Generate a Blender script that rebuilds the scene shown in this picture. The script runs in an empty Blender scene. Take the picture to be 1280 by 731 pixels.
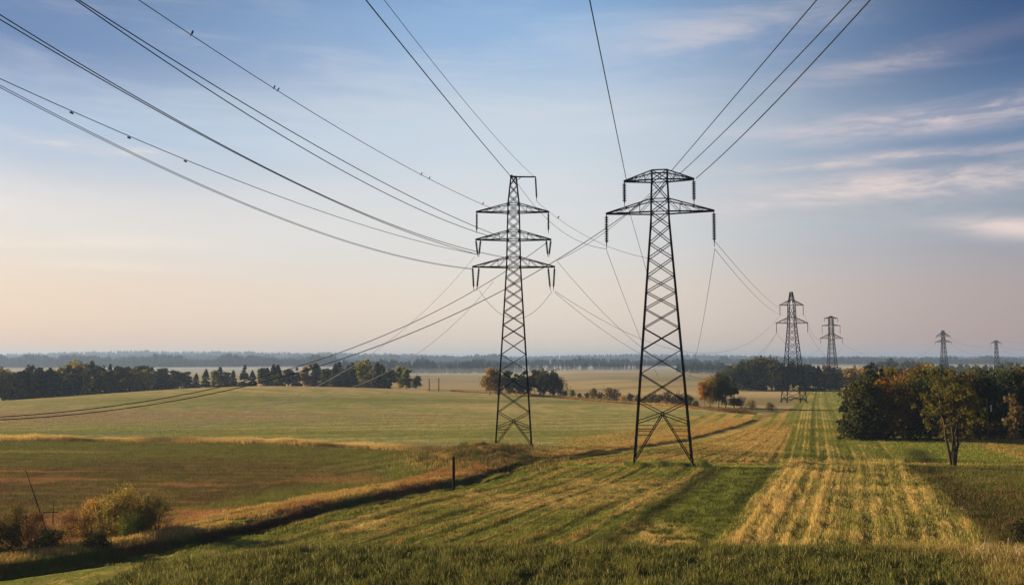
import bpy, math, numpy as np
from mathutils import Vector
R = math.radians
C = bpy.context.scene.collection
SC = bpy.context.scene

# ------------------------------------------------------------------ camera
CAMZ = 10.0; FPX = 1100.0; HZ = 450.0
TH = math.atan((HZ - 365.5) / FPX)
cam_d = bpy.data.cameras.new('camera'); cam = bpy.data.objects.new('camera', cam_d); C.objects.link(cam)
cam.location = (0, 0, CAMZ); cam.rotation_euler = (R(90) + TH, 0, 0)
cam_d.sensor_width = 36; cam_d.lens = FPX / 1280 * 36
cam_d.clip_start = 0.5; cam_d.clip_end = 30000
SC.camera = cam
ST, CT = math.sin(TH), math.cos(TH)

# ------------------------------------------------------------------ sky and sun
SUN_AZ = -72.0      # degrees from +Y, negative = left
SUN_EL = 16.0
w = bpy.data.worlds.new('World'); SC.world = w; w.use_nodes = True
nt = w.node_tree; nt.nodes.clear()
def N(nt, t, **kw):
    n = nt.nodes.new(t)
    for k, v in kw.items(): setattr(n, k, v)
    return n
def mathn(nt, op, a, b=None, c=None, clamp=False):
    n = N(nt, 'ShaderNodeMath', operation=op); n.use_clamp = clamp
    for i, v in enumerate((a, b, c)):
        if v is None: continue
        if isinstance(v, (int, float)): n.inputs[i].default_value = v
        else: nt.links.new(v, n.inputs[i])
    return n.outputs[0]
def mixc(nt, f, a, b, mode='MIX'):
    n = N(nt, 'ShaderNodeMix', data_type='RGBA', blend_type=mode)
    for i, v in ((0, f), (6, a), (7, b)):
        if isinstance(v, (int, float)): n.inputs[i].default_value = v
        elif isinstance(v, tuple): n.inputs[i].default_value = (*v, 1) if len(v) == 3 else v
        else: nt.links.new(v, n.inputs[i])
    return n.outputs[2]
def lin(c):
    return tuple(((v / 255 + .055) / 1.055) ** 2.4 if v > 10 else v / 255 / 12.92 for v in c)
def ramp(nt, fac, stops, interp='EASE'):
    n = N(nt, 'ShaderNodeValToRGB'); n.color_ramp.interpolation = interp
    e = n.color_ramp.elements
    while len(e) < len(stops): e.new(0.5)
    for i, (p, c) in enumerate(stops):
        e[i].position = p; e[i].color = (*c, 1)
    if fac is not None: nt.links.new(fac, n.inputs[0])
    return n.outputs[0]
sky = N(nt, 'ShaderNodeTexSky', sky_type='NISHITA'); sky.sun_disc = False
sky.sun_elevation = R(SUN_EL); sky.sun_rotation = R(SUN_AZ)
sky.air_density = 1.2; sky.dust_density = 2.5; sky.ozone_density = 2.0
tc = N(nt, 'ShaderNodeTexCoord'); sep = N(nt, 'ShaderNodeSeparateXYZ'); nt.links.new(tc.outputs['Generated'], sep.inputs[0])
az = mathn(nt, 'ARCTAN2', sep.outputs[0], sep.outputs[1])
el = mathn(nt, 'ARCSINE', sep.outputs[2])
elf = mathn(nt, 'DIVIDE', el, R(26.5), clamp=True)
SKY_L = [(0.0, lin((228, 188, 156))), (.10, lin((226, 198, 176))), (.30, lin((214, 204, 198))), (.50, lin((156, 174, 200))), (.70, lin((66, 102, 154))), (.93, lin((10, 42, 94)))]
SKY_M = [(0.0, lin((226, 204, 182))), (.12, lin((226, 210, 196))), (.32, lin((214, 212, 211))), (.55, lin((196, 206, 216))), (.78, lin((140, 172, 208))), (1, lin((86, 130, 184)))]
SKY_R = [(0.0, lin((178, 146, 138))), (.12, lin((168, 148, 148))), (.32, lin((134, 143, 158))), (.50, lin((78, 108, 148))), (.70, lin((20, 60, 114))), (.90, lin((0, 22, 68)))]
cl, cm, cr = (ramp(nt, elf, s) for s in (SKY_L, SKY_M, SKY_R))
def smooth(nt, v, a, b):
    n = N(nt, 'ShaderNodeMapRange', interpolation_type='SMOOTHSTEP')
    nt.links.new(v, n.inputs[0]); n.inputs[1].default_value = a; n.inputs[2].default_value = b
    return n.outputs[0]
base = mixc(nt, smooth(nt, az, R(-34), R(0)), cl, cm)
base = mixc(nt, smooth(nt, az, R(2), R(34)), base, cr)
# thin cirrus: streaks stretched along the horizon
def streak(a0, e0, wa, we, slope, wt=1.0):
    da = mathn(nt, 'SUBTRACT', az, R(a0))
    de = mathn(nt, 'SUBTRACT', mathn(nt, 'SUBTRACT', el, R(e0)), mathn(nt, 'MULTIPLY', da, slope))
    q = mathn(nt, 'ADD', mathn(nt, 'POWER', mathn(nt, 'ABSOLUTE', mathn(nt, 'DIVIDE', da, R(wa))), 2.0),
              mathn(nt, 'POWER', mathn(nt, 'ABSOLUTE', mathn(nt, 'DIVIDE', de, R(we))), 2.0))
    return mathn(nt, 'MULTIPLY', mathn(nt, 'EXPONENT', mathn(nt, 'MULTIPLY', q, -1.0)), wt)
def comb(x, y, z=0.0):
    n = N(nt, 'ShaderNodeCombineXYZ')
    for i, v in enumerate((x, y, z)):
        if isinstance(v, (int, float)): n.inputs[i].default_value = v
        else: nt.links.new(v, n.inputs[i])
    return n.outputs[0]
def noise(nt, vec, scale, detail=6, rough=.6, dist=0.0):
    n = N(nt, 'ShaderNodeTexNoise'); n.inputs['Scale'].default_value = scale; n.inputs['Detail'].default_value = detail
    n.inputs['Roughness'].default_value = rough; n.inputs['Distortion'].default_value = dist
    if vec is not None: nt.links.new(vec, n.inputs['Vector'])
    return n.outputs[0]
slant = mathn(nt, 'SUBTRACT', el, mathn(nt, 'MULTIPLY', az, -.02))
n1 = noise(nt, comb(mathn(nt, 'MULTIPLY', az, 1.0), mathn(nt, 'MULTIPLY', slant, 7.0)), 3.2, 7, .62, .5)
n2 = noise(nt, comb(mathn(nt, 'MULTIPLY', az, 3.0), mathn(nt, 'MULTIPLY', slant, 14.0), 3.0), 4.0, 6, .65, .7)
tex = smooth(nt, mathn(nt, 'ADD', mathn(nt, 'MULTIPLY', n1, .6), mathn(nt, 'MULTIPLY', n2, .4)), .41, .62)
soft = smooth(nt, n1, .42, .75)
st = None
for s in ((27, 14.1, 9, .80, .02), (24.5, 10.4, 9.5, .95, .03), (30.0, 7.5, 3.6, .62, -.14), (14, 20.3, 7, 1.5, .08, .42), (27, 18.0, 8, .7, .12, .5), (-15, 19, 12, 1.6, .02, .16), (-2, 16, 12, 1.2, .02, .2), (-27, 6.8, 7, .35, .05), (-24, 5.6, 5, .3, .0), (17, 9.6, 5, .35, .0), (22, 12.0, 8, .4, .0), (-26, 12.5, 6, .35, -.04)):
    v = streak(*s); st = v if st is None else mathn(nt, 'MAXIMUM', st, v)
cf = mathn(nt, 'MULTIPLY', st, mathn(nt, 'ADD', mathn(nt, 'MULTIPLY', tex, .85), .18))
ccol = mixc(nt, smooth(nt, az, R(-10), R(30)), lin((232, 216, 200)), lin((232, 208, 200)))
skyc = mixc(nt, mathn(nt, 'MULTIPLY', cf, 1.0, clamp=True), base, ccol)
veil = mathn(nt, 'MULTIPLY', soft, smooth(nt, el, R(1), R(9)))
skyc = mixc(nt, mathn(nt, 'MULTIPLY', veil, .20), skyc, mixc(nt, smooth(nt, az, R(5), R(30)), lin((226, 226, 228)), lin((190, 186, 196))))
SKY_S = 0.12
sc_ = N(nt, 'ShaderNodeVectorMath', operation='SCALE'); nt.links.new(skyc, sc_.inputs[0]); sc_.inputs['Scale'].default_value = 0.59 / SKY_S
fin = mixc(nt, 0.88, sky.outputs[0], sc_.outputs[0])
bg = N(nt, 'ShaderNodeBackground'); nt.links.new(fin, bg.inputs[0]); bg.inputs[1].default_value = SKY_S
wo = N(nt, 'ShaderNodeOutputWorld'); nt.links.new(bg.outputs[0], wo.inputs[0])

sun_d = bpy.data.lights.new('sun', 'SUN'); sun_d.energy = 5.0; sun_d.angle = R(0.6); sun_d.color = (1.0, .76, .46)
sun = bpy.data.objects.new('sun', sun_d); C.objects.link(sun)
a = R(SUN_AZ); e = R(SUN_EL)
sdir = Vector((math.sin(a) * math.cos(e), math.cos(a) * math.cos(e), math.sin(e)))
sun.rotation_euler = sdir.to_track_quat('Z', 'Y').to_euler(); sun.location = sdir * 200

SC.view_settings.view_transform = 'Standard'; SC.view_settings.look = 'None'
SC.view_settings.gamma = 1; SC.view_settings.use_curve_mapping = False
SC.view_settings.exposure = 0.92
SC.render.engine = 'CYCLES'
cy = SC.cycles; cy.use_denoising = True; cy.max_bounces = 4; cy.diffuse_bounces = 2; cy.glossy_bounces = 1
cy.transmission_bounces = 2; cy.volume_bounces = 0; cy.transparent_max_bounces = 6; cy.use_adaptive_sampling = True; cy.adaptive_threshold = 0.01
try: cy.denoiser = 'OPENIMAGEDENOISE'; cy.denoising_prefilter = 'ACCURATE'
except Exception: pass

# ------------------------------------------------------------------ image <-> world
def ray(px, py):
    u = (px - 640) / FPX; v = (365.5 - py) / FPX
    return np.array([u, CT - v * ST, ST + v * CT])
def P(px, py, D):
    r = ray(px, py); t = D / r[1]
    return np.array([r[0] * t, D, CAMZ + r[2] * t])
def PG(px, py, z=0.0):            # point on the ground height z
    r = ray(px, py); t = (z - CAMZ) / r[2]
    return np.array([r[0] * t, r[1] * t, z])

# ------------------------------------------------------------------ numpy noise
def vnoise(x, y, seed=0):
    xi = np.floor(x).astype(np.int64); yi = np.floor(y).astype(np.int64)
    xf = x - xi; yf = y - yi
    u = xf * xf * (3 - 2 * xf); v = yf * yf * (3 - 2 * yf)
    def h(a, b):
        n = (a * 374761393 + b * 668265263 + seed * 1442695041) & 0xffffffff
        n = ((n ^ (n >> 13)) * 1274126177) & 0xffffffff
        n = n ^ (n >> 16)
        return (n & 0xffff) / 65535.0
    return (h(xi, yi) * (1 - u) + h(xi + 1, yi) * u) * (1 - v) + (h(xi, yi + 1) * (1 - u) + h(xi + 1, yi + 1) * u) * v
def fbm(x, y, seed=0, oct=4):
    s = 0; a = 1; t = 0
    for i in range(oct):
        s = s + a * vnoise(x * 2 ** i, y * 2 ** i, seed + i * 7); t += a; a *= .55
    return s / t
def sst(a, b, x):
    t = np.clip((x - a) / (b - a), 0, 1); return t * t * (3 - 2 * t)
def G(x, c, s): return np.exp(-((x - c) / s) ** 2)

# ------------------------------------------------------------------ plan of the land (world metres)
bank_px = [(-160, 734), (0, 714), (150, 692), (300, 662), (440, 628), (567, 604), (660, 575), (740, 566), (850, 550), (920, 533), (955, 520)]
BANK = np.array([PG(*p)[:2] for p in bank_px] + [(62, 195), (84, 262), (130, 400)])
def seg_dist(x, y, pl):
    d2 = np.full(np.shape(x), 1e18)
    for (x0, y0), (x1, y1) in zip(pl[:-1], pl[1:]):
        dx, dy = x1 - x0, y1 - y0; L = dx * dx + dy * dy
        t = np.clip(((x - x0) * dx + (y - y0) * dy) / L, 0, 1)
        d2 = np.minimum(d2, (x - x0 - t * dx) ** 2 + (y - y0 - t * dy) ** 2)
    return np.sqrt(d2)
def bank_x(y): return np.interp(y, BANK[:, 1], BANK[:, 0])
def bank_s(x, y): return seg_dist(x, y, BANK) * np.sign(x - bank_x(y))      # >0: camera side
def stub_l(y): return np.interp(y, [30, 46, 84.6, 250, 420], [3.5, 10.0, 25.4, 82, 142])
def stub_r(y): return np.interp(y, [30, 46, 84.6, 250, 420], [20.2, 25.2, 37.0, 94, 154])
def strip_y(x): return np.interp(x, [-220, -65, -30, -8, 0], [120, 112, 108, 99, 96])
def edge_y(x): return np.interp(x, [-300, -190, -160, -140, -97, -50, 0, 15, 35, 43, 60], [200, 225, 250, 285, 318, 305, 275, 240, 188, 165, 150])

def Z(x, y):
    x = np.asarray(x, float); y = np.asarray(y, float)
    z = -3.2 * sst(190, 420, y)
    z = z - 1.5 * np.exp(-((x - 85) / 55) ** 2 - ((y - 255) / 60) ** 2)
    z = z + 3.0 * np.exp(-((x + 85) / 62) ** 2 - ((y - 285) / 75) ** 2)
    z = z - 2.8 * np.exp(-((x + 175) / 60) ** 2 - ((y - 270) / 70) ** 2)
    z = z - 2.5 * sst(330, 430, y) * (1 - sst(20, 80, x))
    z = z + 5.0 * sst(900, 2600, y)
    # knoll in the foreground
    z = z + 1.5 * (1 - sst(39.0, 47, y)) * sst(-19, -9, x) * (1 - .25 * sst(14, 24, x))
    z = z + .5 * (1 - sst(30, 44, y))
    near = 1 - sst(140, 200, y)
    s = bank_s(x, y); wgt = near * (.16 + .68 * (1 - sst(68, 98, y)))
    wob = .75 + .5 * fbm(x * .25, y * .25, 5, 3)
    z = z + wgt * wob * (.44 * np.where(s < -.6, np.exp(-((s + .6) / 2.8) ** 2), np.exp(-((s + .6) / .9) ** 2)) - .42 * np.exp(-((s - 1.1) / .8) ** 2))
    z = z + 1.25 * np.exp(-((x + 3.4) / 3.3) ** 2 - ((y - 92) / 5.5) ** 2) * (.8 + .4 * fbm(x * .6, y * .6, 9, 3))
    z = z + .45 * np.exp(-((x - 1) / 3.2) ** 2 - ((y - 98) / 4) ** 2)
    # slight field undulation and rows
    z = z + .5 * (fbm(x / 38, y / 38, 21, 3) - .5) * sst(40, 90, y)
    nf = (1 - sst(90, 150, y)) * sst(46, 52, y)
    z = z + .10 * (fbm(x / 1.6, y / 1.6, 31, 3) - .5) * (1 - sst(100, 170, y))
    return z

def row_t(x, y):
    xb = bank_x(y); xs = stub_l(y)
    return (x - xb) / np.maximum(xs - xb, .5)

TAN = np.array([.45, .305, .100]); STRAW = np.array([.52, .375, .135]); GRN = np.array([.148, .166, .034]); DGRN = np.array([.055, .064, .018])
LGRN = np.array([.205, .228, .046]); BRN = np.array([.155, .088, .042]); ORNG = np.array([.34, .17, .065]); SOIL = np.array([.16, .105, .065])
def mx(c, d, t):
    t = np.clip(np.asarray(t), 0, 1)[..., None]; return c * (1 - t) + d * t

def ALB(x, y):
    """the colour of what grows at (x, y), with ditch and shrub shade put in"""
    x = np.asarray(x, float); y = np.asarray(y, float); n = x.shape
    s = bank_s(x, y)
    s = s + (fbm(x / 1.7, y / 1.7, 6, 3) - .5) * 1.3
    f1 = fbm(x / 9, y / 9, 1); f2 = fbm(x / 2.2, y / 3.0, 2); f3 = fbm(x / .7, y / .9, 3, 3); f4 = fbm(x / 30, y / 30, 4)
    jit = (f2 - .5) * 1.6
    left = x < bank_x(y)
    # --- row field between bank and stubble
    t = row_t(x, y); far = sst(84, 92, y); farq = sst(120, 160, y)
    wv = (fbm(x / 5, y / 5, 12) - .5) * .05
    rows = .5 + .5 * np.sin((t + wv) * 2 * np.pi * 13)
    rows2 = .5 + .5 * np.sin((t + wv * .6) * 2 * np.pi * 31 + 1)
    c = mx(np.broadcast_to(GRN, n + (3,)), TAN * .86, sst(.42, .86, .30 * rows * f2 * 2 + .30 * rows2 + .30 * (.5 + .5 * np.sin((t + wv) * 2 * np.pi * 53)) + .5 * (f1 - .3) + .35 * far))
    c = mx(c, LGRN, sst(.48, .7, f3) * .6)
    c = mx(c, DGRN, sst(.90, 1.0, np.sin((t + wv * .4) * 2 * np.pi * 6.5) * .5 + .5) * .65)
    fr = np.abs(((t + wv * .5) * 17) % 1 - .5)
    c = mx(c, DGRN, (1 - sst(.03, .12, fr)) * .6 * (1 - sst(95, 125, y)) * sst(.25, .5, f2))
    c = mx(c, STRAW * .95, sst(.55, .72, f1) * .5 * sst(.3, .6, f3))
    # pale worn patches at the near left of the field
    c = mx(c, np.array([.42, .29, .17]), np.exp(-((x + 14) / 5) ** 2 - ((y - 45.5) / 1.8) ** 2) * sst(.3, .55, f3 * .6 + f2 * .4) * 1.3)
    # beyond the cross track rows swing into the strip direction
    tt = (x - stub_l(y)) / 3.1
    r3 = .5 + .5 * np.sin((tt + wv * 6) * 2 * np.pi)
    r4 = .5 + .5 * np.sin((tt * 2.7 + wv * 6) * 2 * np.pi + .7)
    cf = mx(np.broadcast_to(GRN * 1.15, n + (3,)), TAN * .95, sst(.25, .8, .55 * r3 + .3 * r4 + .5 * (f1 - .3)))
    c = mx(c, cf, farq)
    # --- green lane left of the stubble
    dl = x - stub_l(y)
    lane = sst(-5.6, -4.8, dl + jit * .6) * (1 - sst(83, 86, y))
    c = mx(c, mx(np.broadcast_to(GRN * .72, n + (3,)), LGRN * .8, sst(.4, .68, f3)), lane)
    c = mx(c, DGRN * .9, (G(dl + jit * .5, -5.8, .9) + .7 * G(dl, -.7, .7) * sst(55, 70, y)) * (1 - sst(80, 90, y)))
    c = mx(c, STRAW * .9, np.exp(-((x - 8.6) / 1.7) ** 2 - ((y - 50.5) / 3.5) ** 2) * sst(.35, .6, f3) * 1.2)
    # --- stubble strip
    sr = x - stub_r(y) + jit * (1 - .4 * far)
    st_ = sst(-.3, .3, dl + jit * .25) * (1 - sst(-.5, .9, sr))
    rs = .5 + .5 * np.sin((dl / 1.32 + wv * 5) * 2 * np.pi)
    rs2 = .5 + .5 * np.sin((dl / 3.4 + wv * 4) * 2 * np.pi + 1.5)
    rs3 = .5 + .5 * np.sin((dl / .55 + wv * 9) * 2 * np.pi)
    cs = mx(np.broadcast_to(STRAW, n + (3,)), GRN * .95, sst(.32, .95, .24 * rs + .22 * rs2 + .30 * rs3 + 1.0 * (fbm(x / 2.4, y / 7, 17) - .3) + .22 * sst(58, 110, y)))
    cs = mx(cs, GRN * 1.1, .75 * sst(3.5, 8.5, dl) * sst(.36, .60, f2)); cs = mx(cs, LGRN * .9, .55 * sst(85, 112, y) * sst(.3, .6, rs3 * .5 + f2 * .5))
    cs = mx(cs, DGRN, (G(dl, 3.1, .25) * .7 + G(dl, 6.4, .22) * .5) * sst(.3, .6, fbm(x / 2, y / 4, 19) + .1))
    fr = np.abs((dl / .95 + wv * 3) % 1 - .5); cs = mx(cs, DGRN * 1.1, (1 - sst(.04, .14, fr)) * .55 * (1 - sst(90, 130, y)) * sst(.3, .55, fbm(x / 2, y / 6, 23)))
    cs = mx(cs, GRN * 1.1, (G(y, 66, .9) + G(y, 73, 1.1) + .7 * G(y, 57, .7)) * .55)
    c = mx(c, cs, st_ * sst(43, 45, y))
    far2 = sst(84, 120, y)
    # --- right of the stubble
    cR = mx(np.broadcast_to(GRN * .55, n + (3,)), BRN * .7, sst(.50, .7, f2) * .5)
    cR = mx(cR, GRN * .95, sst(60, 78, y + jit * 5) * sst(.25, .5, f1)); cR = mx(cR, DGRN * .8, G(x - stub_r(y) + jit, 1.8, 1.6) * .8)
    cRf = mx(np.broadcast_to(LGRN * .85, n + (3,)), TAN * .7, sst(.35, .7, f2 * .6 + rows * 0 + .35 * sst(45, 62, x)))
    cRf = mx(cRf, GRN, .5 * (.5 + .5 * np.sin((x - .35 * y) * 1.5)))
    cRf = mx(cRf, DGRN * 1.0, G(x - stub_r(y), 3.0, 1.6) * (1 - sst(96, 104, y)))
    cRf = cRf * 1.15; cR = mx(cR, cRf, sst(83.5, 85.5, y))
    c = mx(c, cR, sst(-.5, .9, sr))
    # cross track
    c = mx(c, LGRN * 1.35, G(y + .02 * x + jit * .3, 85.6, .8) * sst(-2, 2, s - 3))
    c = mx(c, TAN * 1.0, G(y + .02 * x + jit * .3, 87.4, .8) * .7 * sst(6, 12, x))
    # --- foreground knoll grass
    fg = (1 - sst(43.2, 44.4, y + jit * .5)) * sst(-17, -12, x + jit * 2) * (s > 2.5)
    cg = mx(np.broadcast_to(GRN * .75, n + (3,)), DGRN, sst(.4, .7, f2))
    cg = mx(cg, TAN * .7, sst(16, 21, x + jit * 2) * sst(.35, .6, f3))
    cg = mx(cg, SOIL, G(y, 33.0, 1.2) * sst(.45, .6, f3) * .7)
    c = mx(c, cg, fg)
    nl = (1 - sst(50, 58, y)) * (1 - sst(-17, -12, x)) * (s > 2.5)
    c = mx(c, mx(np.broadcast_to(GRN, n + (3,)), TAN * .8, sst(.45, .65, f1 * .5 + f3 * .5)), nl * .8)
    # --- bank
    wl = 2.0 + 1.4 * sst(48, 58, y) + 1.2 * (f1 - .5) * 2 + 11 * sst(92, 115, y) * (1 - sst(150, 190, y)) * .8
    bk = sst(-wl - .6, -wl + .5, s + jit * .5) * (1 - sst(-.4, .2, s + jit * .5)) * (1 - .8 * sst(170, 210, y))
    cb = mx(np.broadcast_to(TAN * 1.05, n + (3,)), ORNG, sst(.45, .7, f2) * (1 - .8 * sst(80, 100, y))); cb = mx(cb, STRAW * 1.12, sst(92, 108, y) * .7)
    cb = mx(cb, STRAW * 1.1, G(y, 102 + .12 * (x - 2), 1.5) * sst(3, 6, x) * (1 - sst(30, 36, x)))
    cb = mx(cb, GRN * 1.1, sst(.55, .75, f1) * .5)
    ditch = sst(-.4, .2, s + jit * .5) * (1 - sst(1.1, 1.9, s + jit)) * (1 - .7 * sst(85, 110, y))
    c = mx(c, mx(np.broadcast_to(GRN * .62, n + (3,)), BRN * .9, sst(.4, .6, f2)), ditch)  # shade on the camera-side ditch slope is darkened into its colour
    c = mx(c, GRN * 1.15, G(s + jit, 2.7, 1.2) * .8 * (1 - sst(95, 120, y)))
    # --- dark field at the left
    sy = strip_y(x)
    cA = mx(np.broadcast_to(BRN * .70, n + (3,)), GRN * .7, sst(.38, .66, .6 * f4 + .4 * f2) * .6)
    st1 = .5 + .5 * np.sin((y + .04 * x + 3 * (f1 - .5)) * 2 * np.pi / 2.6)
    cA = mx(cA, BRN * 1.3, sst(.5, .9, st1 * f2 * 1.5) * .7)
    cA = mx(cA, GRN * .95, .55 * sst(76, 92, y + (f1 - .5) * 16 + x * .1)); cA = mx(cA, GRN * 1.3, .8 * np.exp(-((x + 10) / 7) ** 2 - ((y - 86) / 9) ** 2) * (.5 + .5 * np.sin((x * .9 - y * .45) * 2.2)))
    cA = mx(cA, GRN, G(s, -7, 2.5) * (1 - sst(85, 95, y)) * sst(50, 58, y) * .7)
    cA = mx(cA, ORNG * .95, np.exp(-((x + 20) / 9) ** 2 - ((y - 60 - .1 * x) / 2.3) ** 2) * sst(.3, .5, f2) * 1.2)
    cA = mx(cA, DGRN * .7, np.exp(-((x + 27) / 9) ** 2 - ((y - 47.5) / 2.6) ** 2) * 1.3)  # dark patch paints the shade of the shrubs into the ground
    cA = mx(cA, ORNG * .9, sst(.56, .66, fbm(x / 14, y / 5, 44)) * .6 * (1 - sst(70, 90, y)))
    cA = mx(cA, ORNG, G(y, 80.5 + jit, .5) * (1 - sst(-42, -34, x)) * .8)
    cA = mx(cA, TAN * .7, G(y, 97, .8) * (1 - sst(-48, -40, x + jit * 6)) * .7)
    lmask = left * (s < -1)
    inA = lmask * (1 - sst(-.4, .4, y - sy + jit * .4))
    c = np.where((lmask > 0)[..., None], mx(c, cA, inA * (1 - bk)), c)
    # --- mid field at the left
    far_e = edge_y(x)
    r5 = .5 + .5 * np.sin((y - .30 * x + 7 * (f1 - .5)) * 2 * np.pi / 7.0)
    r6 = .5 + .5 * np.sin((y - .22 * x + 9 * (f4 - .5)) * 2 * np.pi / 2.9)
    cB = mx(np.broadcast_to(np.array([.195, .222, .072]), n + (3,)), np.array([.40, .31, .14]), sst(.25, .9, .4 * f4 + .30 * r5 + .22 * r6 + .3 * (fbm(x / 60, y / 14, 41) - .3)))
    cB = mx(cB, np.array([.27, .195, .12]), np.exp(-((x + 75) / 55) ** 2 - ((y - 158) / 20) ** 2) * .75)
    cB = mx(cB, np.array([.10, .125, .045]), G(y, 215 + x * .1, 16) * .5 * sst(-140, -60, x + 60 * (f4 - .5)))
    cB = mx(cB, GRN, G(y, 122, 7) * .6)
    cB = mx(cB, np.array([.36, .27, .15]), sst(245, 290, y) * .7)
    inB = lmask * sst(-.4, .4, y - sy) * (1 - bk) * (y < far_e)
    c = np.where((inB > 0)[..., None], mx(c, cB, inB), c)
    c = np.where((lmask > 0)[..., None], mx(c, STRAW * 1.0, G(y - sy + jit * .4, 1.0, 1.2 + .3 * f2) * (1 - bk)), c)
    c = np.where((lmask > 0)[..., None], mx(c, STRAW * 1.05, G(y - far_e, -.5, 2.6) * (1 - bk) * sst(-130, -100, x)), c)
    # mound
    md = np.exp(-((x + 3.4) / 4.2) ** 2 - ((y - 92) / 7.5) ** 2)
    c = mx(c, mx(np.broadcast_to(TAN, n + (3,)), GRN, sst(.4, .65, f2) * .7), sst(.2, .5, md))
    # --- far land
    beyond = (y > far_e) & (x < 62) & left | (y > 165) & left & (x > 40) | (y > 430)
    bd = np.broadcast_to(np.array([.34, .265, .125]), n + (3,))
    bd = mx(bd, np.array([.20, .175, .09]), sst(.45, .65, fbm(x / 120, y / 45, 51)) * .8)
    bd = mx(bd, np.array([.09, .10, .05]), G(y, 0 + edge_y(np.clip(x, -300, 60)) + 16, 9) * (x < 62) * .8)
    bd = mx(bd, np.array([.42, .32, .16]), G(y, 335, 25) * (x > 30))
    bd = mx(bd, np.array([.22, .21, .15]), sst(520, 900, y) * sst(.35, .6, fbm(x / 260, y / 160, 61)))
    c = np.where(beyond[..., None], bd, c)
    # path of tan by the row of bushes
    c = c * (.80 + .40 * f3[..., None] * (1 - sst(150, 300, y))[..., None] + .20 * sst(150, 300, y)[..., None])
    return np.clip(c * 1.14, 0.004, .8)

# ------------------------------------------------------------------ mesh helpers
def mesh_np(name, verts, quads=None, tris=None, cols=None, smooth=False):
    me = bpy.data.meshes.new(name)
    quads = np.zeros((0, 4), int) if quads is None else np.asarray(quads); tris = np.zeros((0, 3), int) if tris is None else np.asarray(tris)
    me.vertices.add(len(verts)); me.vertices.foreach_set('co', np.asarray(verts, np.float32).ravel())
    nl = quads.size + tris.size; me.loops.add(nl)
    me.loops.foreach_set('vertex_index', np.concatenate([quads.ravel(), tris.ravel()]).astype(np.int32))
    npol = len(quads) + len(tris); me.polygons.add(npol)
    me.polygons.foreach_set('loop_start', np.concatenate([np.arange(len(quads)) * 4, quads.size + np.arange(len(tris)) * 3]).astype(np.int32))
    if smooth: me.polygons.foreach_set('use_smooth', np.ones(npol, bool))
    me.update(calc_edges=True)
    if cols is not None:
        at = me.color_attributes.new('Col', 'FLOAT_COLOR', 'POINT')
        cc = np.ones((len(verts), 4), np.float32); cc[:, :3] = cols
        at.data.foreach_set('color', cc.ravel())
    return me
def obj(name, me, mat=None, parent=None, loc=None, **props):
    o = bpy.data.objects.new(name, me); C.objects.link(o)
    if mat is not None and me is not None and not me.materials: me.materials.append(mat)
    if parent is not None: o.parent = parent
    if loc is not None: o.location = loc
    for k, v in props.items():
        if v is not None: o[k] = v
    return o
class MB:
    """collects boxes, beams and tubes of ONE part"""
    def __init__(s): s.v = []; s.f = []
    def beam(s, a, b, t, t2=None):
        a = Vector(a); b = Vector(b); d = (b - a)
        if d.length < 1e-5: return
        d.normalize(); up = Vector((0, 0, 1)) if abs(d.z) < .95 else Vector((1, 0, 0))
        x = d.cross(up).normalized(); y = x.cross(d).normalized(); t2 = t if t2 is None else t2
        k = len(s.v)
        for p, tt in ((a, t), (b, t2)):
            for i, j in ((-1, -1), (1, -1), (1, 1), (-1, 1)): s.v.append(p + x * i * tt / 2 + y * j * tt / 2)
        s.f += [(k, k + 1, k + 5, k + 4), (k + 1, k + 2, k + 6, k + 5), (k + 2, k + 3, k + 7, k + 6), (k + 3, k, k + 4, k + 7), (k + 3, k + 2, k + 1, k), (k + 4, k + 5, k + 6, k + 7)]
    def tube(s, pts, rad, n=6):
        pts = [Vector(p) for p in pts]; k0 = len(s.v)
        for i, p in enumerate(pts):
            d = (pts[min(i + 1, len(pts) - 1)] - pts[max(i - 1, 0)]).normalized()
            up = Vector((0, 0, 1)) if abs(d.z) < .9 else Vector((1, 0, 0))
            x = d.cross(up).normalized(); y = x.cross(d)
            r = rad[i] if hasattr(rad, '__len__') else rad
            for j in range(n):
                a = 2 * math.pi * j / n; s.v.append(p + x * r * math.cos(a) + y * r * math.sin(a))
        for i in range(len(pts) - 1):
            for j in range(n):
                a = k0 + i * n + j; b = k0 + i * n + (j + 1) % n; s.f.append((a, b, b + n, a + n))
        s.f.append(tuple(k0 + j for j in range(n))[::-1]); s.f.append(tuple(k0 + (len(pts) - 1) * n + j for j in range(n)))
    def build(s, name, mat, parent=None, smooth=False, **props):
        me = bpy.data.meshes.new(name); me.from_pydata([tuple(v) for v in s.v], [], s.f)
        if smooth:
            for p in me.polygons: p.use_smooth = True
        me.update(); return obj(name, me, mat, parent, **props)

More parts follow.
